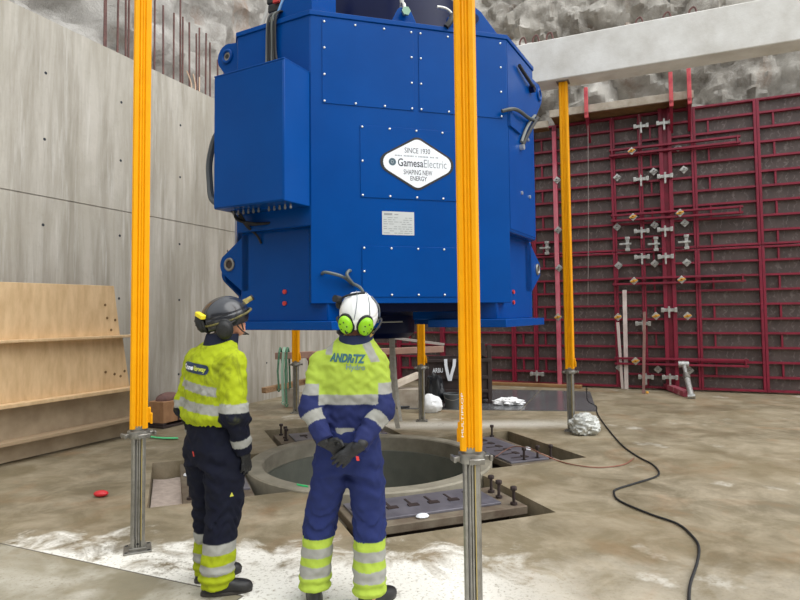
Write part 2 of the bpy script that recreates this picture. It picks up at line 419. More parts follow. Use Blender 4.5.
# ------------------------------------------------------------------ back concrete behind the formwork is rock; corner return wall
# rock faces
def rock_mat(name, a, b, c3):
    t = NT(name); co = t.coord(); n1 = t.noise(co, .5, 8, .65, .6); n2 = t.noise(co, 2.5, 10, .75, .3); n3 = t.noise(co, .25, 3, .5)
    c = t.mix(t.ramp(n1, .36, .64), lin(a), lin(b)); c = t.mix(t.math('MULTIPLY', t.ramp(n2, .5, .7), .55), c, lin(c3))
    c = t.mix(t.math('MULTIPLY', t.ramp(t.noise(t.coord((1.2, 1.2, .15)), 1.1, 5, .6), .6, .72), .6), c, lin((140, 108, 84)))
    t.base(c); t.rough(.9); t.bump(n2, .8, .12); return t.m
def rock(name, Fm, x0, x1, y0, y1, off, amp, mat, seed, step=.16, blocky=1.0):
    nx, ny = int((x1-x0)/step), int((y1-y0)/step); mb = MB()
    for i in range(nx+1):
        for j in range(ny+1):
            x = x0 + (x1-x0)*i/nx; y = y0 + (y1-y0)*j/ny
            q = Vector((x*.45 + seed, y*.45, seed*1.7))
            h = noise.fractal(q, .9, 2.1, 5) * .8
            d, _ = noise.voronoi(Vector((x*.7 + noise.noise(q*2)*.5, y*.55 + seed, seed)))
            for sc_, am_ in ((.62, .55), (1.7, .22), (4.2, .07)):
                pv = Vector((x*sc_ + seed + .35*noise.noise(Vector((x*sc_*1.7, y*sc_*1.7, seed))), y*sc_*.8 + .35*noise.noise(Vector((x*sc_*1.7, y*sc_*1.7, seed+5))), seed))
                _d, pp = noise.voronoi(pv); c0 = pp[0]; tl = noise.cell_vector(c0*7.31)
                h += blocky*am_*(tl.z*.9 + (pv.x-c0.x)*tl.x*1.6 + (pv.y-c0.y)*tl.y*1.6)
            h += blocky * (min(d[1]-d[0], .35)*2.2 - .4) + .30*noise.noise(Vector((x*2.3, y*2.3, seed))) + .35*(.5-abs(noise.noise(Vector((x*1.6, y*1.6, seed*2))))*2)*blocky + .12*noise.noise(Vector((x*6, y*6, seed)))
            c = noise.cell(Vector((x*.7, y*.55, seed)))
            mb.v.append(tuple(Fm @ Vector((x, y, off + amp*h))))
    for i in range(nx):
        for j in range(ny):
            a = i*(ny+1)+j; mb.f.append([a, a+ny+1, a+ny+2, a+1]); mb.mi.append(0)
    return struct(mb.build(name, mat, sharp=38))
rock('wall_rock_left', FL, -13, 6.5, 3.5, 15, -1.5, .42, rock_mat('shotcrete_rock', (184, 181, 176), (140, 135, 128), (214, 212, 208)), 3.3, .12, .45)
rock('wall_rock_back', FB, -7, 13, -.2, 16, -1.35, .5, rock_mat('blasted_rock', (206, 201, 192), (136, 130, 121), (236, 232, 225)), 9.1, .085, 1.0)
FK = frame((0, -8, 0), (-1, 0, 0), (0, 0, 1), (0, 1, 0))
rock('wall_rock_unseen', FK, -15, 13, -.3, 7.5, 0, .5, bpy.data.materials['blasted_rock'], 23.3, .3, .6)  # unseen pit side, added so the blue front reflects something darker
# ------------------------------------------------------------------ red steel formwork along the back
def ply_mat():
    t = NT('formwork_facing'); co = t.coord(); n = t.noise(co, 3, 6, .6)
    c = t.mix(t.ramp(n, .35, .7), lin((74, 64, 62)), lin((94, 82, 78)))
    wv = t.n('ShaderNodeTexWave'); wv.inputs['Scale'].default_value = 3.2; wv.inputs['Distortion'].default_value = 9; wv.inputs['Detail'].default_value = 3
    wv.inputs['Detail Scale'].default_value = 2.4
    t.l(t.coord((1, 1, 1), (0, 0, .6)), wv.inputs['Vector'])
    k = t.math('MULTIPLY', t.ramp(wv.outputs['Fac'], .8, .95), t.ramp(t.noise(co, 11, 4, .6), .45, .6))
    t.base(t.mix(t.math('MULTIPLY', k, .5), c, lin((140, 130, 126)))); t.rough(.6); return t.m
m_facing = ply_mat()
COLS = [-4.6, -3.63, -2.42, -.58, -.05, .48, 1.79, 2.37, 2.89, 3.45, 4.66, 5.9, 7.1]
PD = .13
def panel(ci, x0, x1, z0, z1, label):
    t = thing('formwork_unit', label, 'formwork', BW + eB*x0 + Vector((0, 0, z0)), math.radians(-23.5), 'red formwork panels')
    w_, h_ = x1-x0, z1-z0
    # local: x along, y away from us, z up ; panel occupies y in (0,-PD) towards us
    MB().box((.004, -.02, .004), (w_-.004, 0, h_-.004)).build('facing', m_facing, t)
    f = MB(); e = .055 if w_ > 1 else .045
    f.box((.003, -PD, 0), (e, -.02, h_-.004)); f.box((w_-e, -PD, 0), (w_-.003, -.02, h_-.004))
    f.box((e, -PD, .004), (w_-e, -.02, .05)); f.box((e, -PD, h_-.05), (w_-e, -.02, h_-.006))
    f.build('frame', m_red, t, .004)
    n = 10
    for k in range(1, n):
        z = h_*k/n
        MB().box((e, -PD+.015, z-.022), (w_-e, -.02, z+.022)).build('rib', m_red, t)
    if .5 < w_ and w_ > 1.0 or abs(w_-.53) < .03:
        xm = w_*.42 if w_ < 1 else w_*.25
        for k in range(1 if z0 < 1 else 0, n, 2): MB().box((xm-.018, -PD+.03, h_*k/n+.02), (xm+.018, -.02, h_*(k+1)/n-.02)).build('stiffener', m_red, t)
    return t
for i in range(len(COLS)-1):
    nth = ORD[i]
    panel(i, COLS[i], COLS[i+1], .03, 3.08, f'{nth} red steel formwork unit from the grey wall corner, standing on the floor')
    panel(i, COLS[i], COLS[i+1], 3.09, 6.20, f'{nth} red steel formwork unit from the grey wall corner, in the upper row')
def onB(s, z, off): return BW + eB*s + nB*off + Vector((0, 0, z))
# wide upright channel
uc = MB(); uc.box((2.76, .02, PD+.002), (2.84, 6.25, PD+.10), FB); uc.box((2.94, .02, PD+.002), (3.02, 6.25, PD+.10), FB); uc.box((2.84, .02, PD+.002), (2.94, 6.25, PD+.03), FB)
tag(uc.build('steel_upright', m_red, bevel=.004), 'broad crimson double upright running the full height of the formwork at right', 'upright')
st = thing('formwork_strut', 'narrow pale red upright post on a red foot plate, behind the far right yellow prop', 'strut', onB(.50, 0, .24))
a = math.radians(-23.5); st.rotation_euler = (0, 0, a)
MB().box((-.3, -.1, 0), (.3, .1, .06)).build('foot_plate', m_red, st, .004)
MB().box((-.045, -.045, .06), (.045, .045, 6.0)).build('post', M('worn_red_paint', (176, 60, 84), .6, rgb2=(206, 130, 140), scale=3, stretch=(1, 1, .4)), st, .006)
m_pinkp = M('pink_timber', (196, 128, 128), .7, rgb2=(160, 80, 90), scale=3)
fp = MB(); fp.box((2.06-.2, .0, PD+.005), (2.14-.2+.0, 6.2, PD+.06), FB)
# walers
for k, (za, lab) in enumerate(((5.32, 'uppermost'), (3.93, 'second highest'), (2.58, 'third highest'), (.92, 'lowest'))):
    wz = bs(660, (148, 215, 280, 361)[k], .2)[1]
    t = thing('steel_waler', f'{lab} of the red twin rail walers across the right formwork panels', 'waler', onB(1.72, wz, PD+.11), a, 'twin rail walers')
    for dz in (-.07, .05): MB().box((0, -.05, dz-.022), (2.62, .05, dz+.022)).build('rail', m_red, t, .004)
    for x in (.05, 2.55): MB().box((x, -.06, -.1), (x+.03, .06, .08)).build('spacer', m_red, t)
# clamps
def clamp(s, z, vert, label, off=PD+.005):
    t = thing('formwork_clamp', label, 'clamp', onB(s, z, off), a, 'grey formwork clamps')
    if vert: t.rotation_euler = (0, PI/2, a); t.rotation_mode = 'XYZ'
    MB().box((-.16, -.075, -.035), (.16, 0, .035)).box((-.16, -.10, -.05), (-.10, -.02, .05)).box((.10, -.10, -.05), (.16, -.02, .05)).build('jaw', m_galvd, t, .006)
    MB().box((-.02, -.12, -.17), (.02, -.07, .08)).build('wedge', m_galvd, t, .004)
for (px, py, v, lab) in [(641,126,0,'top grey clamp on the pink edged upright under the plank walkway'),(664,124,0,'top grey clamp on the broad crimson upright under the plank walkway'),
      (641,179,0,'grey clamp on the narrow upright beside the broad one, second from the top'),(665,177,0,'grey clamp on the broad crimson upright, second from the top'),
      (641.6,231,0,'grey clamp on the narrow upright at mid height, below the second waler'),(665,230,0,'grey clamp on the broad crimson upright at mid height, below the second waler'),
      (642,257,0,'grey clamp on the narrow upright just above the third waler'),(665.6,257,0,'grey clamp on the broad crimson upright just above the third waler'),
      (627.5,244,1,'grey upright clamp on the mid joint right beside the tall wide panel'),(656,244,1,'grey upright clamp on the mid joint between the two right uprights'),
      (686.5,242,1,'grey upright clamp on the mid joint at the far right panel'),(547,248,1,'grey upright clamp beside the lower right lug of the blue machine'),
      (669,310,0,'grey clamp on the broad crimson upright, level with the blue foot'),(643,323.6,0,'grey clamp behind the brown leaning post at right'),
      (646,377,0,'grey clamp near the floor behind the brown leaning post'),(670,377,0,'lowest grey clamp on the broad crimson upright'),(537,374,0,'grey clamp near the floor under the blue right foot')]:
    s, z = bs(px, py, .2); broad = 2.7 < s < 3.1 and not v
    clamp(s, z, v, lab, PD + (.105 if broad else .005))
# tie nuts on diamond plates
TN = [(557,180,0,'on the pale red strut, high behind the yellow prop'),(616.6,176,0,'left of the second waler, on the wide panel edge, high up'),(633,217,1,'at the left end of the second waler'),(680,213,1,'at the right end of the second waler'),
 (558,230,0,'on the pale red strut at middle height'),(616.6,226,0,'on the wide panel edge below the second waler'),(654.5,224,0,'between the two right uprights below the second waler'),(685,222,0,'at the far right below the second waler'),
 (618,265,0,'on the wide panel edge above the third waler'),(654.6,263,0,'between the two right uprights above the third waler'),(687,262,0,'at the far right above the third waler'),(634,281,1,'on the left half of the third waler'),
 (681.6,279.6,1,'on the right half of the third waler'),(559,268,0,'on the pale red strut beside the blue lug'),(558,317,1,'on the pale red strut, level with the blue foot'),(618,317,1,'behind the top of the short white board'),
 (656,316,1,'between the two right uprights, level with the blue foot'),(687.6,316,1,'at the far right, level with the blue foot'),(635.6,361,1,'on the lowest waler left of the brown post'),(619,368,0,'behind the foot of the white board'),
 (658,370,0,'below the lowest waler between the right uprights'),(690,371,0,'behind the leaning grey push-pull prop'),(631.6,151,1,'on the left half of the uppermost waler'),(678,146,0,'on the right half of the uppermost waler'),
 (653.6,170,0,'between the two right uprights below the uppermost waler'),(684,168,0,'at the far right below the uppermost waler')]
for px, py, org, lab in TN:
    s, z = bs(px, py, .3)
    wal = any(abs(z - zz) < .12 for zz in ()) or org
    off = PD + .165 if (wal and s > 1.72) else PD + .005
    if .4 < s < .6: off = .24 + .047
    if 2.74 < s < 3.04: off = max(off, PD+.105)
    t = thing('tie_nut', ('orange' if org else 'grey') + ' wing nut plate ' + lab, 'tie nut', onB(s, z, off), a, 'tie nuts on the formwork')
    MB().bar((0, 0, -.0) , (0, -.012, 0), .13, .13, (1, 0, 1)).build('plate', m_galvd, t, .003)
    nb_ = MB().cyl((0, -.012, 0), (0, -.06, 0), .035, seg=10); nb_.bar((-.07, -.05, -.02), (.07, -.05, .02), .02, .035)
    nb_.build('wing_nut', m_orange if org else m_galvd, t, .004)
    MB().cyl((0, -.06, 0), (0, -.11, 0), .009, seg=8).build('tie_rod', m_dark, t)
# walkway platform on brackets above the formwork
z0 = 6.22
def plank(s0, s1, o0, o1, z, th, mat, lab, name='walkway_plank', grp='walkway planks'):
    b = MB().box((s0, z, o0), (s1, z+th, o1), FB).build(name, mat, bevel=.006); return tag(b, lab, 'plank', grp)
plank(.48, 3.46, .66, .72, z0-.02, .17, m_timberg, 'long grey weathered edge board along the walkway above the red formwork', 'edge_board', None)
for k in range(3): plank(.50, 3.45, .02+k*.212, .23+k*.212, z0, .045, m_timberd, f'long brown walkway board above the red formwork, {("nearest the rock", "in the middle", "nearest the edge board")[k]}')
plank(-1.9, .42, .50, .56, z0-.18, .15, m_timberg, 'short grey edge board left of the far right prop, half behind the blue machine', 'edge_board', None)
for k in range(2): plank(-1.9, .38, .14+k*.18, .31+k*.18, z0-.16, .045, m_timberd, f'brown board of the short left walkway, {("nearest the rock", "nearest its edge board")[k]}')
def bracket(s, ztop, lab):
    t = thing('walkway_bracket', lab, 'bracket', onB(s, 0, 0), a, 'red walkway brackets')
    MB().box((-.04, -.80, z0-.16), (.04, -.73, ztop)).build('guard_post', m_redl, t, .006)
    MB().box((-.035, -.80, z0-.10), (.035, -.13, z0-.03)).bar((0, -.76, z0-.12), (0, -.15, z0-.55), .06, .06).build('arm', m_red, t, .004)
bracket(1.30, 6.75, 'red bracket post on the walkway edge right of the far prop')
bracket(3.03, 6.80, 'red bracket post on the walkway edge above the broad upright')
bracket(3.38, 6.85, 'red bracket post at the right end of the walkway')
# timber sill at the wall foot
tag(MB().box((-2.4, 0, .2), (1.0, .07, .42), FB).build('timber_sill', M('wet_timber', (150, 112, 72), .6, rgb2=(120, 88, 56), scale=4), bevel=.01), 'low brown timber sill along the foot of the red formwork', 'timber')
# leaning things on the right
p0 = G(626.5, 389); s0, zt = bs(624.5, 290, .3)
wb = MB(); wb.bar(p0 + Vector((0, 0, .0)), onB(s0, zt, .31), .085, .05, nB); wb.bar(p0 + Vector((-.07, .05, 0)), onB(s0-.16, zt-.72, .33), .06, .04, nB)
tag(wb.build('white_board', m_wht_board, bevel=.004), 'tall narrow white board leaning upright against the red formwork', 'board')
p0 = G(643.5, 393.5); s0, zt = bs(644.5, 312, .35)
t = thing('leaning_post', 'thin brown steel post leaning against the formwork right of the white board', 'post')
MB().bar(p0, onB(s0, zt, .36), .06, .05, nB).build('shaft', M('brown_steel', (128, 92, 82), .6, rgb2=(104, 70, 64), scale=6), t, .004)
MB().sphere(p0 + Vector((.07, -.02, .02)), .03).build('cap', m_orange, t)
A, B = G(657, 386), G(687, 397)
tag(MB().bar(A + Vector((0, 0, .09)), B + Vector((0, 0, .06)), .15, .12).build('red_channel', M('scuffed_red', (150, 60, 78), .6, rgb2=(190, 150, 150), scale=6, lo=.5, hi=.7), bevel=.01), 'scuffed red steel channel lying on the floor below the broad upright', 'channel')
A = G(692, 399); s1, z1 = bs(683, 361, .55); B = onB(s1, z1, .46)
t = thing('push_pull_prop', 'grey steel push-pull prop leaning at the lower right of the formwork', 'prop')
v = B - A
MB().cyl(A + v*.04, A + v*.55, .055, seg=14).build('outer_tube', m_galvd, t)
MB().cyl(A + v*.55, A + v*.93, .04, seg=14).build('inner_tube', m_galvd, t)
MB().cyl(A + v*.5, A + v*.62, .07, seg=14).build('collar', m_galv, t)
MB().cyl(A + v*.9 - eB*.1, A + v*.9 + eB*.1, .07, seg=14).build('head', m_galvd, t)
MB().bar(A, A + v*.06, .14, .14, nB).build('foot', m_galvd, t, .01)

# ------------------------------------------------------------------ concrete beam and the props that carry it
bd = eB; bc = Vector((2.46, 8.84, 0)); BZ = 5.15
FBe = frame(bc, bd, Vector((0, 0, 1)), nB)
bm = MB(); bm.box((-6.98, BZ, -.20), (6.5, BZ+.62, .20), FBe)
struct(bm.build('trim_beam', m_conc, bevel=.015))
def loop_bar(s, off, h, lab):
    b = MB().tube([FBe @ Vector((s-.05, BZ+.58, off)), FBe @ Vector((s-.05, BZ+.62+h, off)), FBe @ Vector((s+.02, BZ+.66+h, off)), FBe @ Vector((s+.06, BZ+.58, off))], .014, 6, 4)
    tag(b.build('rebar_stirrup', m_rust), lab, 'rebar', 'stirrups on the beam')
FT = frame(bc + nB*0 + Vector((0, 0, BZ+.62)), bd, -nB, Vector((0, 0, 1)))
for k, px in enumerate((523, 536, 550, 640, 668, 694)):
    q = PL(px, 30, bc, nB); s = (q - bc).dot(bd)
    loop_bar(s, 0, .14 if k < 3 else .11, f'{ORD[k]} small rusty rebar loop from the left on top of the concrete beam')

m_strip = M('faded_yellow_strip', (176, 156, 90), .6); m_slot = M('slot_shade', (92, 90, 86), .6)
def groove_profile(w, g=.009, gw=.014):
    h = w/2; a_ = .5*h; pts = []
    for k in range(4):
        loc = [(-h+.012, -h), (-a_-gw/2+.012, -h), (-a_+.012, -h+g), (-a_+gw/2+.012, -h), (-gw*.6, -h), (0, -h+g*.8), (gw*.6, -h), (a_-gw/2-.012, -h), (a_-.012, -h+g), (a_+gw/2-.012, -h), (h-.012, -h), (h, -h+.012)]
        c, s = math.cos(k*PI/2), math.sin(k*PI/2)
        pts += [(x*c - y*s, x*s + y*c) for x, y in loc]
    return pts
def prop(loc, rz, top, label, z1=.92, w=.124, clip=0):
    t = thing('shoring_prop', label, 'prop', loc, rz, 'yellow shoring props')
    MB().prism(groove_profile(w), z1, top-.012).build('outer_tube', m_yel, t, sharp=25)
    MB().box((-.09, -.09, top-.012), (.09, .09, top)).build('head_plate', m_galv, t, .003)
    it = MB().prism(groove_profile(w*.80, .012, .02), .012, z1 + .3); it.build('inner_tube', m_galv, t, sharp=25)
    h = w*.4
    sl = MB()
    sl.box((-.019, -h-.0012, .10), (-.011, -h-.0002, z1-.09)); sl.build('slot_strip', m_slot, t)
    MB().box((.020, -h-.0012, .08), (.025, -h-.0002, z1-.06)).build('measuring_strip', m_strip, t)
    MB().cyl((0, -h-.002, .055), (0, -h+.004, .055), .009, seg=10).build('pin_hole', m_black, t)
    c = MB().lathe([(w*.50, z1-.075), (w*.62, z1-.07), (w*.66, z1-.05), (w*.62, z1-.02), (w*.5, z1-.012)], 28); c.build('collar_nut', m_galv, t)
    for k in range(4):
        an = k*PI/2 + .35; R_ = Matrix.Rotation(an, 4, 'Z')
        MB().box((w*.55, -.022, z1-.062), (w*.95, .022, z1-.034), R_).box((w*.8, -.045, z1-.064), (w*.94, .045, z1-.032), R_).build('nut_lug', m_galv, t, .004)
    MB().lathe([(w*.5, z1-.012), (w*.52, z1+.0), (w*.5, z1+.02)], 28).build('collar_ring', m_galv, t)
    Rc = Matrix.Rotation(clip, 4, 'Z'); k = MB().box((w*.5-.002, -.05, z1+.04), (w*.5+.020, .0, z1+.15), Rc); k.box((w*.5+.015, -.055, z1+.03), (w*.5+.032, -.02, z1+.11), Rc); k.build('locking_clip', m_yel, t, .004)
    bp = MB().box((-.095, -.095, 0), (.095, .095, .012)); bp.box((-.06, -.06, .012), (.06, .06, .03)); bp.build('base_plate', m_galv, t, .003)
    for x in (-.075, .075):
        for y in (-.075, .075): MB().cyl((x, y, .012), (x, y, .0135), .012, seg=10).build('bolt_hole', m_black, t)
    return t
def flat(v): return (v.x, v.y, 0)
prop(flat(G(137.5, 549.5)), math.radians(23.5), BZ, 'tall yellow prop on a grey steel foot left of the dark helmet', .89)
pc = prop(flat(G(474, 614)), math.radians(-10), BZ, 'tall yellow prop nearest the camera, in front of the blue machine', .93, clip=PI*.93)
prop(flat(G(571.5, 431)), math.radians(-23.5), BZ, 'yellow prop under the pale concrete beam at the right, behind the crumpled plastic lump', .90)
prop(flat(G(422, 421)), math.radians(-5), BZ, 'small far yellow prop in front of the dark bin and white sack', .90)
prop(flat(G(296, 413)), math.radians(0), BZ, 'small far yellow prop between the two workers, beside the green slings', .90)
# maker's lettering running up the near prop
tm = MB()
text_mb(tm, 'MULTIPROP', 0, .25, 0, .013, frame((-.038, -.0630, 1.01), (0, 0, 1), (-1, 0, 0), (0, -1, 0)))
tm.build('lettering', m_white, pc)

# ------------------------------------------------------------------ starter bars above the left wall
bars = [(105,0),(106.5,0),(118,0),(126.5,0),(129,0),(155,3),(164,6),(174,13),(181,3),(183,17),(190,23),(197,34),(199.5,28),(205.7,33),(210.5,43),(218,60),(224,66)]
for k, (px, py) in enumerate(bars):
    s, z = ls(px, max(py, 1), -.25 - .02*(k % 3))
    if py <= 3: z += .5
    b = MB(); pts = [FL @ Vector((s, WT-.2, -.25 - .02*(k % 3))), FL @ Vector((s + random.uniform(-.02, .02), z, -.25 - .02*(k % 3)))]
    b.cyl(pts[0], pts[1], .016, seg=8)
    tag(b.build('rebar', m_rust), f'{ORD[k]} thin rusty rebar from the left rising out of the grey left wall', 'rebar', 'starter bars on the left wall')
for k, px in enumerate((191, 195, 199)):
    s, z = ls(px, 90, -.1)
    b = MB().tube([FL @ Vector((s, WT-.1, -.1)), FL @ Vector((s+.01, WT+.12, -.1)), FL @ Vector((s+.06*(k-1)-.05, WT+.32, -.1))], .012, 6, 4)
    tag(b.build('tie_wire', M('copper_wire', (206, 176, 150), .5)), f'{ORD[k]} short pale bent wire from the left on top of the grey wall', 'wire', 'bent wires on the wall top')
# ------------------------------------------------------------------ the blue generator hanging over the pit
GC = Vector((-.30, 7.25, 0)); GA = math.radians(16); GZ = 1.58
H, A_ = 1.63, .99
gen = thing('generator', 'large blue generator housing hanging just above the round floor pit', 'generator', (GC.x, GC.y, GZ), GA)
GM = Matrix.Translation(GC) @ Matrix.Rotation(GA, 4, 'Z'); GI = GM.inverted()
gu = GM.to_3x3() @ Vector((1, 0, 0)); gn = GM.to_3x3() @ Vector((0, -1, 0))
def gp(name, mb, mat, parent=None, bevel=0.0, sharp=40):
    mb.v = [(x, y, z - GZ) for x, y, z in mb.v]
    return mb.build(name, mat, parent or gen, bevel, None, sharp)
def gfront(px, py, off=0):
    p = GI @ PL(px, py, GC + gn*(H+off), gn); return p
octo = [(-A_, -H), (A_, -H), (H, -A_), (H, A_), (A_, H), (-A_, H), (-H, A_), (-H, -A_)]
body = gp('housing', MB().prism(octo, 2.53, 4.50), m_blue, bevel=.012)
plus = [(-A_, -H), (A_, -H), (A_, H), (-A_, H)]
_unused = [(-A_, -H), (A_, -H), (A_, -1.05), (1.05, -A_), (H, -A_), (H, A_), (1.05, A_), (A_, 1.05), (A_, H), (-A_, H), (-A_, 1.05), (-1.05, A_), (-H, A_), (-H, -A_), (-1.05, -A_), (-A_, -1.05)]
gp('skirt', MB().box((-A_, -H-.003, 1.82), (A_, H+.003, 4.48)), m_blue, bevel=.004)
gp('core', MB().box((-1.2, -1.0, 1.84), (1.2, 1.0, 2.54)), m_bluedk)
def ring_oct(sc0, sc1, z0, z1):
    mb = MB(); o0 = [(x*sc0, y*sc0) for x, y in octo]; o1 = [(x*sc1, y*sc1) for x, y in octo]
    for i in range(8):
        j = (i+1) % 8
        mb._add([(*o0[i], z0), (*o0[j], z0), (*o1[j], z0), (*o1[i], z0), (*o0[i], z1), (*o0[j], z1), (*o1[j], z1), (*o1[i], z1)], [(0,1,5,4), (3,7,6,2), (4,5,6,7), (0,3,2,1)])
    return mb
gp('top_rim', ring_oct(1.008, .93, 4.485, 4.53), m_blue, bevel=.004)
gp('top_drum', MB().lathe([(1.30, 4.49), (1.30, 4.62), (1.12, 4.66), (1.12, 5.25), (1.02, 5.32), (.5, 5.36), (.5, 5.55), (0.0001, 5.55)], 64), m_bluedk)
# deck covers with bolts
bolt_me = None
def cover(x0, x1, z0, z1, cols, rows):
    b = MB().box((x0-.02, -H-.010, z0-.02), (x1+.02, -H+.002, z1+.02)); c = gp('access_cover', b, m_blue, gen, .002)
    for i, x in enumerate(cols):
        for j, z in enumerate(rows):
            if 0 < i < len(cols)-1 and 0 < j < len(rows)-1: continue
            mb = MB().lathe([(.0095, 0), (.0095, .006), (.006, .009), (0.0001, .010)], 10, frame((x, -H-.010, z), (1, 0, 0), (0, 0, 1), (0, -1, 0)))
            # bolts sit on the cover: third level, so the cover is the part and the bolt its sub-part
            o = gp('bolt', mb, m_steel, c)
    return c
def cover_parts():
    specs = [(-.863, -.02, 3.685, 4.432, (-.863, -.57, -.29, -.02), (3.685, 3.935, 4.185, 4.432)),
             (.074, .918, 3.685, 4.432, (.074, .355, .637, .918), (3.685, 3.935, 4.185, 4.432)),
             (-.51, .55, 2.826, 3.47, (-.51, -.245, .02, .285, .55), (2.826, 3.148, 3.47)),
             (-.50, .55, 1.897, 2.333, (-.50, -.238, .024, .286, .55), (1.897, 2.115, 2.333))]
    for s_ in specs:
        c = cover(*s_); c.parent = gen
cover_parts()
# corner legs with base flanges and lifting lugs; terminal box and top gussets
Q = math.sqrt(.5); CD = 1.8526
CORN = {'lf': ((-Q, -Q), (Q, -Q)), 'rf': ((Q, -Q), (-Q, -Q)), 'lb': ((-Q, Q), (Q, Q)), 'rb': ((Q, Q), (-Q, Q))}
def cframe(k):    # columns: s (towards front/back face), radial, z
    rd, tg = CORN[k]
    return Matrix(((tg[0], rd[0], 0, 0), (tg[1], rd[1], 0, 0), (0, 0, 1, 0), (0, 0, 0, 1)))
def sz(poly, r0, r1, M4):   # polygon in (s,z) extruded radially
    n = len(poly); mb = MB()
    vs = [(s, r0, z) for s, z in poly] + [(s, r1, z) for s, z in poly]
    mb._add(vs, [tuple(range(n)), tuple(range(2*n-1, n-1, -1))] + [(i, i+n, (i+1) % n + n, (i+1) % n) for i in range(n)], M4); return mb
def arc(c, r, a0, a1, n=8): return [(c[0] + r*math.cos(math.radians(a0 + (a1-a0)*i/n)), c[1] + r*math.sin(math.radians(a0 + (a1-a0)*i/n))) for i in range(n+1)]
for k in CORN:
    M4 = cframe(k)
    ex = -.14 if k == 'rf' else 0
    leg = gp('corner_leg', MB().box((-.50+ex, .8, 1.655), (.56, CD-.11, 2.54), M4), m_blue, bevel=.012)
    gp('base_flange', MB().box((-.62, 1.05, 1.58), (.70, CD+.03, 1.66), M4), m_blue, leg, .006)
    for r0, dz in ((CD-.16, 0), (CD-.44, -.07)):
        poly = [(-.40, 2.535), (-.46+ex, 2.52)] + arc((-.665+ex*1.5, 2.235+dz), .125, 140, 225) + [(-.49+ex, 1.96+dz), (-.40, 1.96+dz)]
        lg = gp('lifting_lug', sz(poly, r0, r0+.05, M4), m_blue, leg, .004)
        bush = MB().torus((-.655+ex*1.5, r0+.055, 2.235+dz), .055, .014, (0, 1, 0)); bush.v = [tuple(M4 @ Vector(v)) for v in bush.v]; gp('bush', bush, m_galv if dz == 0 else m_blue, leg)
        dk = MB().cyl((-.655+ex*1.5, r0+.049, 2.235+dz), (-.655+ex*1.5, r0+.054, 2.235+dz), .05, seg=20); dk.v = [tuple(M4 @ Vector(v)) for v in dk.v]; gp('pin_hole', dk, m_dark, leg)
    for s, z in ((.06, 1.94), (.06, 1.83)):
        pl = MB().cyl((s, CD-.112, z), (s, CD-.095, z), .022, seg=14); pl.v = [tuple(M4 @ Vector(v)) for v in pl.v]; gp('red_plug', pl, m_redplug, leg)
    eu = -.24 if k == 'rf' else 0
    poly = [(-.42, 4.46)] + arc((-.635+eu, 4.345), .14, 70, 205) + [(-.50+eu*.6, 3.95), (-.42, 3.95)]
    ul_ = gp('upper_lug', sz(poly, CD-.10, CD-.05, M4), m_blue, bevel=.005)
    b = MB().torus((-.635+eu, CD-.045, 4.35), .06, .018, (0, 1, 0)); b.v = [tuple(M4 @ Vector(v)) for v in b.v]; gp('bush', b, m_blue, ul_)
    b = MB().cyl((-.635+eu, CD-.05, 4.35), (-.635+eu, CD-.044, 4.35), .045, seg=18); b.v = [tuple(M4 @ Vector(v)) for v in b.v]; gp('eye', b, m_galv, ul_)
    b = MB().cyl((-.635+eu, CD-.05, 4.35), (-.635+eu, CD-.042, 4.35), .024, seg=14); b.v = [tuple(M4 @ Vector(v)) for v in b.v]; gp('pin_hole', b, m_black, ul_)
    if k[1] == 'f' and k[0] == 'l':
        g = sz([(-.02, 4.5), (.44, 4.5), (.44, 5.2), (.36, 5.2)], 1.42, CD-.04, M4); gp('top_gusset', g, m_blue, bevel=.006)
        g = sz([(-.045, 4.5), (-.02, 4.5), (.365, 5.2), (.34, 5.2)], 1.5, CD-.03, M4); gp('gusset_lit_edge', g, M('lit_edge_blue', (120, 165, 215), .4))  # light caught on the gusset's rim, painted as a pale blue strip
    if k[1] == 'b': gp('top_gusset', sz([(-.02, 4.5), (.44, 4.5), (.44, 5.1), (.36, 5.1)], 1.42, CD-.04, M4), m_blue, bevel=.006)
g = MB(); 
for y0 in (-H+.07, -H+.30): g._add([(.48, y0, 4.5), (.99, y0, 4.5), (.75, y0, 4.78), (.62, y0, 4.86), (.48, y0, 4.8), (.48, y0+.05, 4.5), (.99, y0+.05, 4.5), (.75, y0+.05, 4.78), (.62, y0+.05, 4.86), (.48, y0+.05, 4.8)], [(0,1,2,3,4), (9,8,7,6,5), (0,5,6,1), (1,6,7,2), (2,7,8,3), (3,8,9,4), (4,9,5,0)])
gp('top_gusset', g, m_blue, bevel=.005)
gp('gusset_pin', MB().cyl((.66, -H+.05, 4.68), (.66, -H+.03, 4.68), .05, seg=16), m_bluedk)
# terminal box on the left corner
M4 = cframe('lf')
tb = gp('terminal_box', MB().box((-.388, CD, 2.70), (.444, CD+.36, 3.946), M4), m_blue, bevel=.008)
gp('box_lid', MB().box((-.390, CD-.005, 3.938), (.446, CD+.364, 3.952), M4), m_blue, tb, .004)
gp('box_front', MB().box((-.38, CD+.36, 2.71), (.436, CD+.368, 3.925), M4), m_blue, tb, .003)
for i in range(12):
    s = -.30 + i*.062
    if i == 6: continue
    b = MB().cyl((s, CD+.2, 2.66), (s, CD+.2, 2.70), .008, seg=10).cyl((s, CD+.2, 2.668), (s, CD+.2, 2.682), .012, seg=6); b.v = [tuple(M4 @ Vector(v)) for v in b.v]; gp('cable_gland', b, m_galv, tb)
def ctube(pts, r, name, mat, parent=None, k=M4):
    b = MB().tube(pts, r, 8, 6); b.v = [tuple(k @ Vector(v)) for v in b.v]; return gp(name, b, mat, parent)
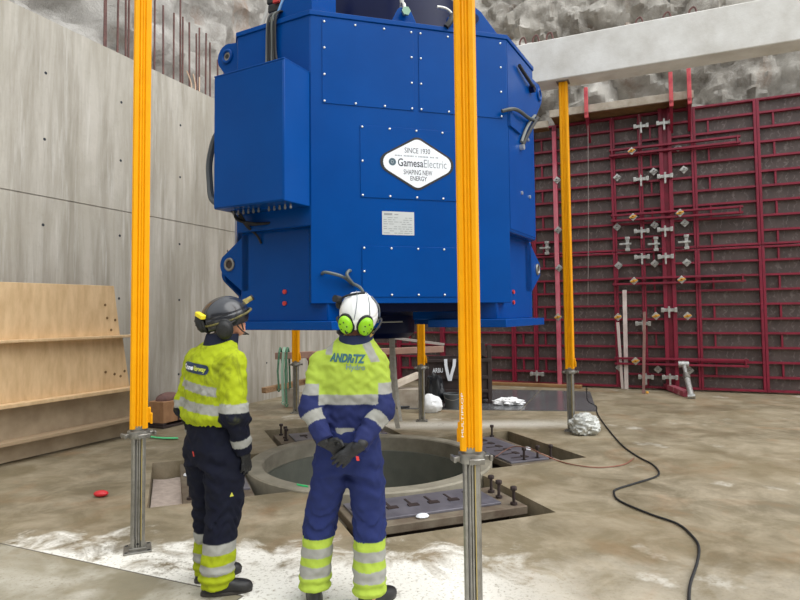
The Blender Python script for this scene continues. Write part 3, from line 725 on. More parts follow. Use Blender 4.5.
ctube([(-.385, CD+.24, 3.48), (-.50, CD+.24, 3.42), (-.575, CD+.24, 3.2), (-.57, CD+.24, 3.0), (-.52, CD+.26, 2.83), (-.42, CD+.26, 2.77), (-.385, CD+.26, 2.77)], .03, 'conduit', M('grey_conduit', (70, 76, 82), .5), tb)
ctube([(-.41, CD+.25, 3.3), (-.43, CD+.25, 3.2), (-.41, CD+.26, 3.05)], .014, 'conduit', m_black, tb)
for j in range(3): ctube([(-.33+j*.02, CD+.2, 2.71), (-.3, CD+.1+j*.02, 2.62), (-.2+j*.06, CD+.03, 2.585), (.0, CD-.05, 2.62)], .012, 'cable', m_black, tb)
for j in range(2): ctube([(-.34+j*.03, CD+.12, 2.71), (-.30+j*.02, CD+.03, 2.58), (-.26, CD-.07, 2.5), (-.23, CD-.1, 2.42)], .011, 'cable', m_black, tb)
# coiled cables over the rim above the box
for j in range(6):
    s = -.03 + j*.022
    ctube([(s, CD-.25, 4.60), (s+.01, CD-.05, 4.63), (s, CD+.03+.012*(j % 2), 4.54), (s-.012, CD+.035, 4.25), (s+.012*(j % 3), CD+.05, 3.98 + .02*j)], .0105, 'hanging_cable', m_black if j % 3 else M(f'grey_cable', (92, 96, 92), .55))
# small sensor mast on the far left of the top
b = MB().box((-.30, CD-.3, 4.5), (-.26, CD-.26, 4.74), M4); gp('sensor_post', b, M('cream_post', (190, 184, 150), .6))
b = MB().box((-.16, CD-.28, 4.5), (-.08, CD-.2, 4.74), M4); mast = gp('sensor_mast', b, m_white)
b = MB().box((-.20, CD-.30, 4.74), (-.02, CD-.16, 4.82), M4).box((-.25, CD-.32, 4.86), (-.08, CD-.2, 5.0), M4); gp('sensor_head', b, m_black, mast, .01)
b = MB().box((-.10, CD-.15, 4.80), (-.03, CD-.12, 4.83), M4); gp('red_tip', b, m_redplug, mast)
ctube([(-.2, CD-.26, 4.98), (-.05, CD-.26, 5.04), (.1, CD-.3, 5.02)], .02, 'sensor_cable', m_black, mast)
# sign and rating plate on the front
def rdiamond(hw, hh, r1, r2, n=8):
    pts = []
    th = math.atan2(hh, hw)     # slope of an edge
    # right corner: arc centre
    cx = hw - r1/math.sin(th); cy = hh - r2/math.cos(th)
    pts += [(cx + r1*math.cos(t), r1*math.sin(t)) for t in [(-(PI/2-th)) + 2*(PI/2-th)*i/n for i in range(n+1)]]
    pts += [(r2*math.cos(t), cy + r2*math.sin(t)) for t in [PI/2-th + 2*th*i/n for i in range(n+1)]]
    pts += [(-x, -y) for x, y in pts]
    return pts
SM = frame((.028, -H-.010, 3.152), (1, 0, 0), (0, 0, 1), (0, -1, 0))
sg = gp('sign', MB().prism(rdiamond(.470, .268, .10, .09), 0, .004, SM), m_black)
gp('sign_face', MB().prism(rdiamond(.436, .244, .092, .083), .004, .006, SM), m_white, sg)
SF = SM @ Matrix.Translation((-.028, -3.152, .0066))
tx = MB(); text_mb(tx, 'SINCE 1930', -.10, .155, 3.250, 3.300, SF); text_mb(tx, 'SHAPING NEW', -.112, .175, 3.042, 3.090, SF, .006); text_mb(tx, 'ENERGY', -.046, .120, 2.985, 3.030, SF, .006)
text_mb(tx, 'Gamesa', -.168, .085, 3.118, 3.194, SF, .012)
gp('sign_lettering', tx, m_ink, sg)
tx = MB(); text_mb(tx, 'Electric', .092, .322, 3.118, 3.194, SF, -.008)
for i in range(30):
    if i in (5, 13, 15, 23, 27): continue
    tx.box((-.196 + i*.0146, 3.214, 0), (-.188 + i*.0146, 3.226, .0004), SF)
gp('sign_lettering', tx, m_grey_ink, sg)
tx = MB(); tx.lathe([(.014, 0), (.022, .0005), (.030, .0005), (.036, 0)], 24, SF @ Matrix.Translation((-.222, 3.156, 0)), True)
tx.lathe([(.0001, .0005), (.009, .0005), (.012, 0)], 16, SF @ Matrix.Translation((-.222, 3.156, 0)))
gp('sign_emblem', tx, M('emblem_grey', (70, 92, 104), .5), sg)
rp = gp('rating_plate', MB().box((-.324, -H-.005, 2.462), (-.010, -H, 2.684)), M('plate_grey', (188, 192, 192), .45, .2))
tx = MB(); RF = frame((0, -H-.0056, 0), (1, 0, 0), (0, 0, 1), (0, -1, 0))
tx.box((-.305, 2.648, 0), (-.225, 2.668, .0004), RF).box((-.205, 2.652, 0), (-.165, 2.66, .0004), RF)
for i, z in enumerate((2.625, 2.605, 2.585, 2.565, 2.54, 2.52, 2.50, 2.48)):
    x = -.31
    random.seed(i*3+1)
    while x < -.04:
        L = random.uniform(.02, .06)
        if random.random() < .75: tx.box((x, z-.003, 0), (min(x+L, -.03), z+.003, .0004), RF)
        x += L + .012
gp('plate_lettering', tx, M('plate_ink', (140, 144, 146), .6), rp)
# cables leaving the lower front
for pts in ([(-.62, -H-.02, 2.00), (-.70, -H-.06, 2.055), (-.80, -H-.08, 2.085), (-.875, -H-.06, 2.10), (-.89, -H-.0, 2.09)], [(-.60, -H-.02, 1.99), (-.65, -H-.08, 2.03), (-.68, -H-.09, 2.08), (-.655, -H-.06, 2.115), (-.63, -H-.0, 2.12)], [(-.63, -H, 2.01), (-.55, -H-.06, 1.96), (-.50, -H-.06, 1.86), (-.46, -H-.02, 1.78)]):
    b = MB().tube(pts, .015, 8, 6); gp('front_cable', b, M('grey_green_cable', (88, 96, 96), .5))
# right corner fittings
M4r = cframe('rf'); F = lambda s, r, z: M4r @ Vector((-s, CD + r, z))      # s measured away from the front
def rtube(pts, r, name, mat, parent=None):
    return gp(name, MB().tube([F(*p) for p in pts], r, 8, 5), mat, parent)
lv = rtube([(-.14, .035, 4.325), (.05, .04, 4.29), (.36, .05, 4.235)], .019, 'lever', m_black)
b = MB().cyl(F(.33, 0, 4.23), F(.33, .06, 4.23), .045, seg=14); gp('lever_pivot', b, m_bluedk, lv)
rtube([(-.56, -.02, 3.72), (-.46, .05, 3.76), (-.25, .06, 3.80), (.1, .05, 3.83), (.38, .05, 3.88), (.44, .04, 3.92)], .019, 'hose', M('dark_hose', (66, 70, 68), .5))
rtube([(.46, .05, 3.93), (.34, .06, 3.86), (.12, .05, 3.68), (-.06, .03, 3.49)], .019, 'hose', m_black)
rtube([(.42, .03, 3.95), (.28, .035, 3.87), (.06, .035, 3.70), (-.10, .03, 3.52)], .016, 'hose', M('grey_hose', (110, 114, 110), .5))
b = MB().cyl(F(-.07, .0, 3.47), F(-.07, .05, 3.47), .03, seg=12); gp('hose_fitting', b, m_steel)
gp('hose_bracket', MB().prism([(-.45, 3.6), (-.45, 3.78), (-.1, 3.62), (-.1, 3.6)], 0, .03, M4r @ Matrix(((-1, 0, 0, 0), (0, 0, 1, CD), (0, 1, 0, 0), (0, 0, 0, 1)))), m_blue)
for s, z in ((-.06, 2.985), (.22, 2.99), (.20, 3.62)):
    gp('stud', MB().cyl(F(s, 0, z), F(s, .02, z), .018, seg=10), m_steel)
gp('corner_cover', MB().box((-.44, CD-.002, 2.56), (.44, CD+.006, 4.47), M4r), m_blue, bevel=.002)
# underside
gp('shaft_drum', MB().lathe([(.0001, 1.44), (.40, 1.44), (.47, 1.50), (.47, 1.70), (.75, 1.74), (.75, 1.83), (.001, 1.83)], 48), m_bluedk)
gp('underside_frame', MB().box((-.62, -1.45, 1.74), (.62, -1.2, 1.83)).box((-.62, 1.2, 1.74), (.62, 1.45, 1.83)).box((-.9, -1.22, 1.76), (-.7, 1.22, 1.85)).box((.7, -1.22, 1.76), (.9, 1.22, 1.85)).box((-.9, -1.25, 1.77), (.9, -1.15, 1.82)), m_bluedk, bevel=.01)
0 and gp('drain_pipe', MB().tube([(-.75, -H+.12, 1.76), (-.9, -H+.10, 1.74), (-1.05, -H+.12, 1.74)], .03), m_black)
gp('sensor_rod', MB().cyl((-.2, -.6, 1.63), (.16, -.62, 1.635), .008, seg=8), m_steel)
# top lugs with shackles and slings
hook = Vector((0, 0, 9.2))
for k, (ax, ay) in enumerate(((-.05, -1.49), (-1.49, 0), (1.49, 0), (0, 1.49))):
    out = Vector((0, -1, 0)) if k in (0, 3) else Vector((1, 0, 0)); tgv = Vector((1, 0, 0)) if k in (0, 3) else Vector((0, 1, 0))
    LM = frame((ax, ay, 0), tgv, (0, 0, 1), out)
    lug = gp('top_lug', MB().prism([(-.17, 4.5), (.17, 4.5)] + arc((0, 4.66), .085, 20, 160, 8), -.025, .025, LM), m_blue, bevel=.004)
    wp = GM @ Vector((ax, ay, 4.67)); hk = GM @ hook; dv = (hk - wp).normalized(); tw = GM.to_3x3() @ tgv; ow = GM.to_3x3() @ out
    lab = ['in front, beside the near yellow prop', 'on the left side of the housing', 'on the right side of the housing', 'on the rear of the housing'][k]
    s_ = thing('lifting_shackle', f'steel shackle with bolt on the blue top lug {lab}', 'shackle', wp, 0, 'lifting shackles')
    bw = MB().tube([ow*.05, ow*.05 + dv*.05, ow*.045 + dv*.11, dv*.15, -ow*.045 + dv*.11, -ow*.05 + dv*.05, -ow*.05], .02, 10, 6); bw.build('bow', m_galvd, s_)
    MB().cyl(-ow*.085, ow*.085, .022, seg=12).build('pin', m_galv, s_)
    MB().cyl(ow*.07, ow*.10, .045, seg=6).build('bolt_head', M('green_bolt', (120, 150, 130), .4, .5), s_)
    sl = MB().tube([wp + dv*.135 , wp + dv*2.2, hk], .022, 8, 1)
    tag(sl.build('lifting_sling', M('sling_rope', (168, 166, 160), .7)), f'pale lifting rope rising from the shackle {lab}', 'rope', 'lifting slings')
# handle hose seen on the front rim
p = lambda px, py, o: GI @ PL(px, py, GC + gn*(H+o), gn)
b = MB().tube([p(437, 7, -.02), p(446, 9, -.02), p(452, 15, -.02), p(451, 21, 0)], .016, 8, 5); hh = gp('vent_handle', b, m_galvd)
b = MB().tube([p(453, 15, 0), p(450, 22, .02), p(446, 27, .02)], .03, 8, 4); gp('handle_grip', b, m_black, hh)
# ------------------------------------------------------------------ other things on the site
# floor cables
cab_px = [(587,385),(587.5,400),(596,406),(597,412),(602,421),(620,443),(637,456),(652,464),(659,472),(655,477),(636,483),(617,489),(614,493),(620,501),(650,514),(678,524),(694,538),(699,548),(697,563),(690,585),(689,604)]
pts = [G(x, y, .012) for x, y in cab_px]
b = MB().tube(pts, .0095, 8, 5); tag(b.build('power_cable', m_black), 'long black cable snaking over the floor from the formwork to the right foreground', 'cable')
s_, z_ = bs(588, 112, .6)
wtop = onB(s_, 6.2, .62)
tag(MB().tube([wtop, wtop.lerp(pts[0], .5) + Vector((.02, 0, 0)), pts[0] + Vector((0, 0, .02))], .007, 6, 6).build('hanging_wire', M('pale_wire', (150, 140, 136), .6)), 'thin pale wire hanging straight down in front of the red formwork', 'wire')
hp = [G(x, y, .012) for x, y in [(634,458),(625,464),(608,467),(590,467),(570,464),(556,460)]] + [G(540, 453, .1), G(528, 448, .12), G(512, 447, .1), G(495, 457, -.0)]
tag(MB().tube(hp, .0065, 8, 5).build('red_brown_hose', M('red_brown_hose', (140, 84, 66), .5, rgb2=(110, 80, 66), scale=2)), 'thin reddish brown hose running from the black cable to the right pocket', 'hose')
# green straps
gs = [G(x, y, .02) for x, y in [(146,436),(157,437.5),(166,438),(178,438)]]
tag(MB().strip(gs, .09, .008, (-.4, .9, 0)).build('green_strap', m_greenb), 'bright green strap lying on the floor behind the left prop', 'strap')
gs = [G(x, y, .036) for x, y in [(297,484.5),(302,485.5),(308,486.5)]]
tag(MB().strip(gs, .045, .008, (-.3, .95, 0)).build('green_strap', M('green_tape', (40, 190, 110), .6)), 'small bright green strap end on the near rim of the pit', 'strap')
tag(MB().sphere(G(101, 493.5, .03), (.07, .05, .03), 14, 8).build('red_scrap', M('red_plastic', (196, 40, 48), .4)), 'small red plastic scrap on the floor at the far left', 'scrap')
# plywood shutter parts at the left wall
t = thing('plywood_shutter', 'tapered plywood shutter with cross battens leaning at the left wall behind the left prop', 'shutter', LW + nL*.32, math.radians(66.5))
def LS(px, py, off=.32): s, z = ls(px, py, off); return s, z
fr = Matrix(((1, 0, 0, 0), (0, 0, -1, 0), (0, 1, 0, 0), (0, 0, 0, 1)))     # (s, z, out) -> local (s, -out, z)
sT = LS(113, 286); sM = LS(119, 335); sN = LS(127, 386); sB = LS(131, 432); zb = .02
MB().prism([(-5.6, sM[1]), (sM[0], sM[1]), (sT[0], sT[1]), (-5.6, sT[1]-.02)], -.01, .02, fr).build('upper_sheet', m_ply, t, .003)
MB().prism([(-5.6, sN[1]), (sN[0], sN[1]), (sM[0]+.02, sM[1]-.03), (-5.6, sM[1]-.03)], .02, .05, fr).build('middle_sheet', m_ply, t, .003)
MB().prism([(-5.6, zb), (sB[0], zb), (sN[0]+.06, sN[1]-.04), (-5.6, sN[1]-.04)], .0, .03, fr).build('lower_sheet', M('grey_plywood', (176, 158, 132), .75, rgb2=(146, 128, 104), scale=3), t, .003)
e1_ = LS(130, 336)[0]; e2_ = LS(134, 385)[0]; e3_ = LS(132, 414)[0]
MB().box((-5.7, -.16, sM[1]-.035), (e1_, -.0, sM[1]), None).build('batten', m_ply, t, .004)
MB().box((-5.7, -.20, sN[1]-.045), (e2_, -.0, sN[1]), None).build('batten', m_ply, t, .004)
zz = LS(132, 415)[1]
MB().box((-5.7, -.20, zz-.045), (e3_, -.0, zz), None).build('batten', M('worn_plywood', (164, 142, 114), .75), t, .004)
for px, py in ((103,372),(112,374),(122,371),(118,376),(106,318),(114,320),(104,305),(110,330)):
    s, z = LS(px, py); MB().cyl((s, -.048 if z < sM[1] else -.022, z), (s, -.0525 if z < sM[1] else -.0245, z), .02, seg=8).build('knot', m_timberd, t)
# small crate by the wall
cp = ls(169, 421, .26); t = thing('wooden_crate', 'small wooden crate against the left wall between the left prop and the worker', 'crate', LW + eL*cp[0] + nL*.24, math.radians(66.5))
MB().box((-.30, -.20, 0), (.30, .18, .035)).box((-.28, -.17, .035), (-.2, .17, .07)).box((.2, -.17, .035), (.28, .17, .07)).build('skid', m_dark, t, .004)
MB().box((-.25, -.15, .07), (.25, .15, .40)).build('box', M('crate_wood', (176, 134, 96), .7, rgb2=(150, 110, 78), scale=6), t, .008)
MB().box((.05, -.155, .07), (.08, .155, .405)).build('strap', m_dark, t)
MB().sphere((0, 0, .41), (.23, .14, .11), 18, 10).build('sack', M('brown_sack', (126, 92, 84), .8, rgb2=(96, 70, 66), scale=9, bump=.4), t)
# timber trestle with long beam, slings, boards behind the workers
A = D(275, 356, 11.2); B = D(443, 349, 11.9)
for f, lab in ((.20, 'behind the far left prop'), (.62, 'behind the worker in the white helmet')):
    c = A.lerp(B, f)
    t = thing('trestle', f'dark red steel trestle carrying the long timber {lab}', 'trestle', (c.x, c.y, 0), math.atan2(B.y-A.y, B.x-A.x), 'trestles')
    h_ = c.z - .06
    MB().box((-.05, -.3, h_-.06), (.05, .3, h_)).build('cross_bar', m_red, t, .004)
    for sy in (-1, 1):
        MB().bar((0, sy*.25, h_-.05), (0, sy*.34, 0), .05, .05).build('leg', m_red, t, .003)
lt = MB().bar(A, B, .14, .12); tag(lt.build('timber_beam', M('pink_grey_timber', (170, 138, 122), .75, rgb2=(146, 112, 96), scale=4), bevel=.008), 'long pinkish timber lying across trestles behind the two workers', 'timber')
A2 = D(340, 331, 11.5) ; B2 = D(444, 344.5, 11.95); dz = 0
tag(MB().bar(A2, B2, .09, .05).build('aluminium_bar', M('dull_aluminium', (160, 152, 146), .5, .3), bevel=.004), 'grey metal bar propped on the long timber, sloping down to the right', 'bar')
A = D(263.5, 390.5, 10.9); B = D(312, 380, 11.9)
tag(MB().bar(A, B, .11, .10).build('timber_offcut', m_timber, bevel=.008), 'short brown timber sticking out low behind the green slings', 'timber')
lz = A.z - .05
mid = A.lerp(B, .55); tag(MB().box((mid.x-.12, mid.y-.12, 0), (mid.x+.12, mid.y+.12, mid.z-.055)).build('timber_block', m_timberg, bevel=.01), 'grey timber block under the short brown timber', 'block')
A = D(390, 387, 11.0); B = D(419, 374.5, 11.4)
tag(MB().bar((A.x, A.y, A.z), B, .14, .10).build('white_timber', M('pale_timber', (206, 194, 178), .75, rgb2=(180, 166, 148), scale=5), bevel=.008), 'pale squared timber behind the small far prop, left of the dark bin', 'timber')
mid = A.lerp(B, .5); tag(MB().box((mid.x-.3, mid.y-.15, 0), (mid.x+.3, mid.y+.2, mid.z-.14)).build('grey_board_stack', m_timberg, bevel=.01), 'low grey stack under the pale timber behind the small far prop', 'boards')
c = D(283, 350, 11.2)
for k, (dx, zb_, w_) in enumerate(((-.05, .38, .035), (.03, .14, .05), (.09, .10, .035))):
    top = Vector((c.x + dx, c.y, A.z*0 + 1.22))
    pts = [Vector((c.x+dx, c.y-.13, zb_)), Vector((c.x+dx-.02, c.y-.14, .7)), Vector((c.x+dx, c.y-.10, 1.05)), Vector((c.x+dx, c.y-.0, 1.13)), Vector((c.x+dx, c.y+.12, 1.02)), Vector((c.x+dx+.02, c.y+.14, zb_+.1))]
    b = MB().strip(pts, w_, .008, (1, .3, 0)).tube([pts[0] + Vector((-.03, 0, 0)), pts[0] + Vector((0, 0, -.05)), pts[0] + Vector((.03, 0, 0))], .012, 6, 4)
    tag(b.build('webbing_sling', m_green if k != 1 else M('pale_green_webbing', (140, 172, 150), .8)), ['dark green webbing sling hung over the timber end, leftmost and shortest', 'pale green webbing sling in the middle of the three on the timber end', 'dark green webbing sling hung over the timber end, nearest the far prop'][k], 'sling', 'slings on the timber')
# grey webbing hanging from the machine
q0 = Vector((-.02, 9.03, 2.2)); q1 = G(394, 360, 0); 
t = thing('hanging_strap', 'long grey webbing strap hanging to the floor right of the white helmet worker', 'strap', (-.08, 9.03, 0))
MB().strip([(-.06, 0, 2.2), (-.055, 0, 1.3), (-.05, 0, .8), (-.03, 0, .3), (.03, .0, .02)], .07, .008, (1, 0, 0)).build('front_leg', m_webb, t)
MB().strip([(-.045, .03, 2.2), (-.03, .03, 1.3), (-.005, .03, .8), (.03, .03, .45), (.07, .03, .12)], .05, .008, (1, .3, 0)).build('back_leg', m_webb, t)
# dark steel bin with white strap
L = G(427, 405.5); R_ = G(489, 405.5)
L = Vector((.48, 11.5, 0)); ang = 0.0
t = thing('steel_bin', 'dark brown steel bin with white lettering and a white strap, behind the near prop', 'bin', (L.x, L.y, 0), ang)
bw_, bh_, bdp = 1.22, .86, .9
MB().box((0, 0, .10), (bw_, .02, bh_)).box((0, bdp-.02, .10), (bw_, bdp, bh_)).box((0, 0, .10), (.02, bdp, bh_)).box((bw_-.02, 0, .10), (bw_, bdp, bh_)).box((0, 0, .10), (bw_, bdp, .13)).build('walls', m_dark, t, .004)
for x in (-.03, bw_-.05):
    for y in (-.03, bdp-.05): MB().box((x, y, 0), (x+.08, y+.08, bh_+.04 if x < .5 else 1.12)).build('corner_post', m_dark, t, .006)
for z in (.22, .48): MB().box((.05, -.04, z), (bw_-.05, 0, z+.06)).build('rib', m_dark, t, .004)
MB().box((-.02, -.05, bh_-.06), (bw_+.02, .03, bh_)).build('top_rail', m_dark, t, .004)
tx = MB(); text_mb(tx, 'ARBU', .12, .32, .60, .69, frame((0, -.003, 0), (1, 0, 0), (0, 0, 1), (0, -1, 0)), .03); tx.build('lettering', m_white, t)
t2 = MB().strip([(.37, -.058, bh_+.003), (.375, -.062, .74), (.41, -.062, .56), (.44, -.06, .45)], .06, .006, (1, 0, 0)).strip([(.54, -.058, bh_+.003), (.53, -.066, .74), (.48, -.066, .58), (.45, -.066, .45)], .06, .006, (1, 0, 0))
t2.v = [(x+L.x, y+L.y, z) for x, y, z in t2.v]
tag(t2.build('white_strap', m_white), 'white webbing strap hanging in a V over the dark bin', 'strap')
def lump(name, c, r, mat, label, cat, seed, amp=.25, freq=3.0, seg=40, fold=.0):
    mb = MB(); mb.sphere((0, 0, 0), 1.0, seg, seg//2)
    out = []
    for v in mb.v:
        p = Vector(v); n_ = noise.fractal(p*freq + Vector((seed, 0, 0)), .8, 2.2, 5)
        rdg = 1 - abs(noise.noise(p*freq*1.6 + Vector((0, seed, 0))))*2
        p = p*(1 + amp*n_ + fold*rdg); q = Vector((p.x*r[0], p.y*r[1], p.z*r[2])) + Vector((0, 0, r[2]*.8)); q.z = max(q.z, .0); out.append(tuple(q + Vector(c)))
    mb.v = out
    return tag(mb.build(name, mat, sharp=28), label, cat)
m_plast = M('crumpled_plastic', (202, 204, 200), .35, rgb2=(160, 160, 152), scale=9)
lump('crumpled_plastic', flat(G(584.5, 434)), (.19, .17, .15), m_plast, 'crumpled clear plastic lump on the floor beside the foot of the far right prop', 'plastic', 4.0, .2, 2.2, 56, .16)
lump('white_sheet', flat(G(509, 405)), (.24, .18, .07), M('white_paper', (240, 240, 240), .8), 'small heap of crumpled white sheet on the grey floor plates', 'sheet', 7.7, .35, 2.6, 44, .2)
lump('black_sack', (.62, 11.2, 0), (.17, .13, .33), M('black_plastic', (26, 28, 32), .3), 'black plastic sack leaning on the dark bin', 'sack', 2.2, .22, 1.8, 40, .1)
lump('white_sack', (.50, 10.62, 0), (.21, .16, .17), M('white_plastic', (226, 228, 230), .5), 'white sack slumped behind the small far prop', 'sack', 1.1, .14, 1.4, 40, .05)
bk = G(452, 408.5)
t = thing('bucket', 'small dark grey bucket in front of the dark bin, beside the near prop', 'bucket', flat(bk))
MB().lathe([(.0001, .01), (.11, .01), (.145, .27), (.155, .27), (.155, .25), (.15, .25), (.115, 0), (.0001, 0)], 28).build('shell', M('grey_plastic', (74, 78, 80), .5), t)
MB().torus((0, 0, .265), .152, .008).build('rim', M('grey_rim', (96, 100, 102), .5), t)
MB().tube([(-.155, 0, .25), (-.12, -.13, .2), (0, -.17, .17), (.12, -.13, .2), (.155, 0, .25)], .005, 6, 5).build('handle', m_galv, t)
A = G(401, 407, .03); B = G(424, 404, .05)
t = thing('shovel', 'dark tool with a blue ferrule lying on the floor beside the white sack', 'shovel', A)
v = B - A; MB().cyl(Vector(), v, .02, seg=10).build('shaft', M('tool_shaft', (130, 140, 150), .4, .5), t)
MB().cyl(v*.3, v*.5, .032, seg=12).build('ferrule', M('blue_plastic', (40, 150, 210), .4), t)
MB().bar(-v*.15, v*.3, .16, .03).build('blade', m_black, t, .01)
# grey floor plates in front of the formwork
def plate_on_floor(px, label, z=.012):
    P = [G(x, y) for x, y in px]; mb = MB().prism([(p.x, p.y) for p in P][::-1], 0.0005, z)
    return tag(mb.build('floor_plate', M('wet_steel_plate', (116, 118, 120), .22, .3, (96, 98, 100), 1.5)), label, 'plate', 'grey floor plates')
plate_on_floor([(521,410.8), (597,411.6), (590,392), (541,390.5)], 'grey wet floor plate at the foot of the formwork, right of the seam')
plate_on_floor([(385,409), (520,410.8), (540,390.5), (385,388.5)], 'grey wet floor plate under the dark bin and the white heap, left of the seam')
# ------------------------------------------------------------------ people: bodies and clothes as smooth distance fields, meshed with surface nets
f4 = np.float32
def vec(*a): return np.array(a, dtype=f4)
class Fld:
    def __init__(s, xs, ys, zs):
        s.xs, s.ys, s.zs = (np.asarray(q, dtype=f4) for q in (xs, ys, zs))
        s.X = s.xs[:, None, None]; s.Y = s.ys[None, :, None]; s.Z = s.zs[None, None, :]
        s.shape = (len(xs), len(ys), len(zs))
def grid(lo, hi, h):
    return Fld(*[np.arange(lo[i], hi[i] + h, h) for i in range(3)])
def smin(a, b, k):
    h = np.clip(.5 + .5*(b-a)/k, 0, 1); return b*(1-h) + a*h - k*h*(1-h)
def cone(g, a, b, ra, rb, ax=None, ratio=1.0):
    a = np.array(a, float); b = np.array(b, float); ba = b - a; L2 = float(ba @ ba)
    px, py, pz = g.X - a[0], g.Y - a[1], g.Z - a[2]
    t = np.clip((px*ba[0] + py*ba[1] + pz*ba[2])/L2, 0, 1)
    qx, qy, qz = px - t*ba[0], py - t*ba[1], pz - t*ba[2]
    if ax is not None:
        ax = np.array(ax, float); ax /= np.linalg.norm(ax); c = (qx*ax[0] + qy*ax[1] + qz*ax[2])*(1/ratio - 1)
        qx, qy, qz = qx + ax[0]*c, qy + ax[1]*c, qz + ax[2]*c
    return np.sqrt(qx*qx + qy*qy + qz*qz) - (ra + (rb-ra)*t)
def ell(g, c, r, R=None):
    x, y, z = g.X - c[0], g.Y - c[1], g.Z - c[2]
    if R is not None:
        x, y, z = (R[0][i]*x + R[1][i]*y + R[2][i]*z for i in range(3))
    k0 = np.sqrt((x/r[0])**2 + (y/r[1])**2 + (z/r[2])**2); k1 = np.sqrt((x/r[0]**2)**2 + (y/r[1]**2)**2 + (z/r[2]**2)**2) + 1e-6
    return k0*(k0-1)/k1
def stack(g, rows, p=2.3):     # rows (z, cx, cy, rx, ry) low to high: a limb or trunk by its sections
    zs = [r[0] for r in rows]; I = lambda k: np.interp(g.zs, zs, [r[k] for r in rows]).astype(f4)[None, None, :]
    cx, cy, rx, ry = (I(k) for k in (1, 2, 3, 4))
    q = (np.abs((g.X-cx)/rx)**p + np.abs((g.Y-cy)/ry)**p)**(1/p)
    d = (q - 1)*np.minimum(rx, ry)
    return np.maximum(d, np.maximum(zs[0] - g.Z, g.Z - zs[-1]))
def mesh(F, g):
    s = F < 0; nx, ny, nz = F.shape
    cnt = np.zeros((nx-1, ny-1, nz-1), dtype=f4); acc = [np.zeros_like(cnt) for _ in range(3)]
    def corner(a, o): return a[o[0]:nx-1+o[0], o[1]:ny-1+o[1], o[2]:nz-1+o[2]]
    gx = np.broadcast_to(g.X, F.shape); gy = np.broadcast_to(g.Y, F.shape); gz = np.broadcast_to(g.Z, F.shape)
    cs = [(i, j, k) for i in (0, 1) for j in (0, 1) for k in (0, 1)]
    for a in cs:
        for ax in range(3):
            if a[ax]: continue
            b = list(a); b[ax] = 1; b = tuple(b)
            m = corner(s, a) != corner(s, b)
            fa, fb = corner(F, a)[m], corner(F, b)[m]; t = fa/(fa-fb)
            for q, gg in zip(acc, (gx, gy, gz)):
                pa, pb = corner(gg, a)[m], corner(gg, b)[m]; q[m] += pa + (pb-pa)*t
            cnt[m] += 1
    m = cnt > 0; idx = -np.ones(cnt.shape, dtype=np.int64); idx[m] = np.arange(m.sum())
    V = np.stack([q[m]/cnt[m] for q in acc], 1)
    faces = []
    for ax in range(3):
        u, v = [(1, 2), (2, 0), (0, 1)][ax]
        sl0 = [slice(1, -1)]*3; sl0[ax] = slice(0, -1); sl1 = [slice(1, -1)]*3; sl1[ax] = slice(1, None)
        A, B = s[tuple(sl0)], s[tuple(sl1)]; ch = np.argwhere(A != B)
        if not len(ch): continue
        c = ch.copy(); c[:, u] += 1; c[:, v] += 1          # cell index of the + + cell
        def cell(du, dv):
            q = c.copy(); q[:, u] -= du; q[:, v] -= dv; return idx[q[:, 0], q[:, 1], q[:, 2]]
        quad = np.stack([cell(0, 0), cell(1, 0), cell(1, 1), cell(0, 1)], 1)
        flip = ~A[ch[:, 0], ch[:, 1], ch[:, 2]]
        quad[flip] = quad[flip][:, ::-1]; faces.append(quad)
    Q = np.concatenate(faces); Q = Q[(Q >= 0).all(1)]
    return V, Q
def nz(g, s, seed=0.0):        # cheap smooth cloth noise
    X, Y, Z = g.X*s, g.Y*s, g.Z*s
    return (np.sin(X*1.3 + 2.1*np.sin(Z*.9 + seed) + seed) * np.sin(Y*1.7 + 1.3*np.sin(X*1.1 + seed*2)) + np.sin(Z*2.3 + 1.7*np.sin(X*1.2 + Y*.8 + seed)) * .7)
def link(name, V, Q, mat, parent=None, colf=None, M4=None, smooth_iter=0):
    if M4 is not None:
        R = np.array(M4.to_3x3()); V = V @ R.T + np.array(M4.translation)
    me = bpy.data.meshes.new(name); me.from_pydata(V.tolist(), [], Q.tolist()); me.materials.append(mat)
    me.polygons.foreach_set('use_smooth', [True]*len(Q))
    if colf is not None:
        C = colf(V); at = me.color_attributes.new('dye', 'FLOAT_COLOR', 'POINT')
        at.data.foreach_set('color', C.astype(f4).ravel())
    me.update(); o = bpy.data.objects.new(name, me); COL.objects.link(o)
    if parent is not None: o.parent = parent
    return o
def cloth_mat(name, rough=.8, grime=None, weave=.25):
    t = NT(name); at = t.n('ShaderNodeAttribute'); at.attribute_name = 'dye'; co = t.coord()
    n = t.noise(co, 14, 6, .65); c = t.mix(t.math('MULTIPLY', t.ramp(n, .4, .75), .16), at.outputs['Color'], lin((40, 44, 40)))
    if grime:
        g_ = t.noise(t.coord((1, 1, .6)), 7, 6, .7, .8); c = t.mix(t.math('MULTIPLY', t.ramp(g_, .52, .7), grime), c, lin((70, 72, 30)))
    t.base(c); t.rough(rough); t.b.inputs['Specular IOR Level'].default_value = .2; t.bump(t.noise(co, 22, 5, .6), weave, .012); return t.m
def paint(V, base, rules):      # rules: (mask function, colour)
    C = np.tile(np.array(lin(base)), (len(V), 1))
    for fn, col in rules:
        m = fn(V); C[m] = lin(col)
    return C
m_skin = M('skin', (206, 150, 122), .55, rgb2=(190, 130, 104), scale=20)
m_hair = M('hair', (86, 62, 44), .7, rgb2=(60, 44, 32), scale=60)
m_glove = M('black_glove', (11, 12, 14), .5, rgb2=(24, 25, 27), scale=60, bump=.4, bscale=120)
m_shoe = M('shoe_leather', (34, 32, 32), .5, rgb2=(22, 22, 22), scale=20)
m_solem = M('shoe_sole', (60, 56, 52), .8)
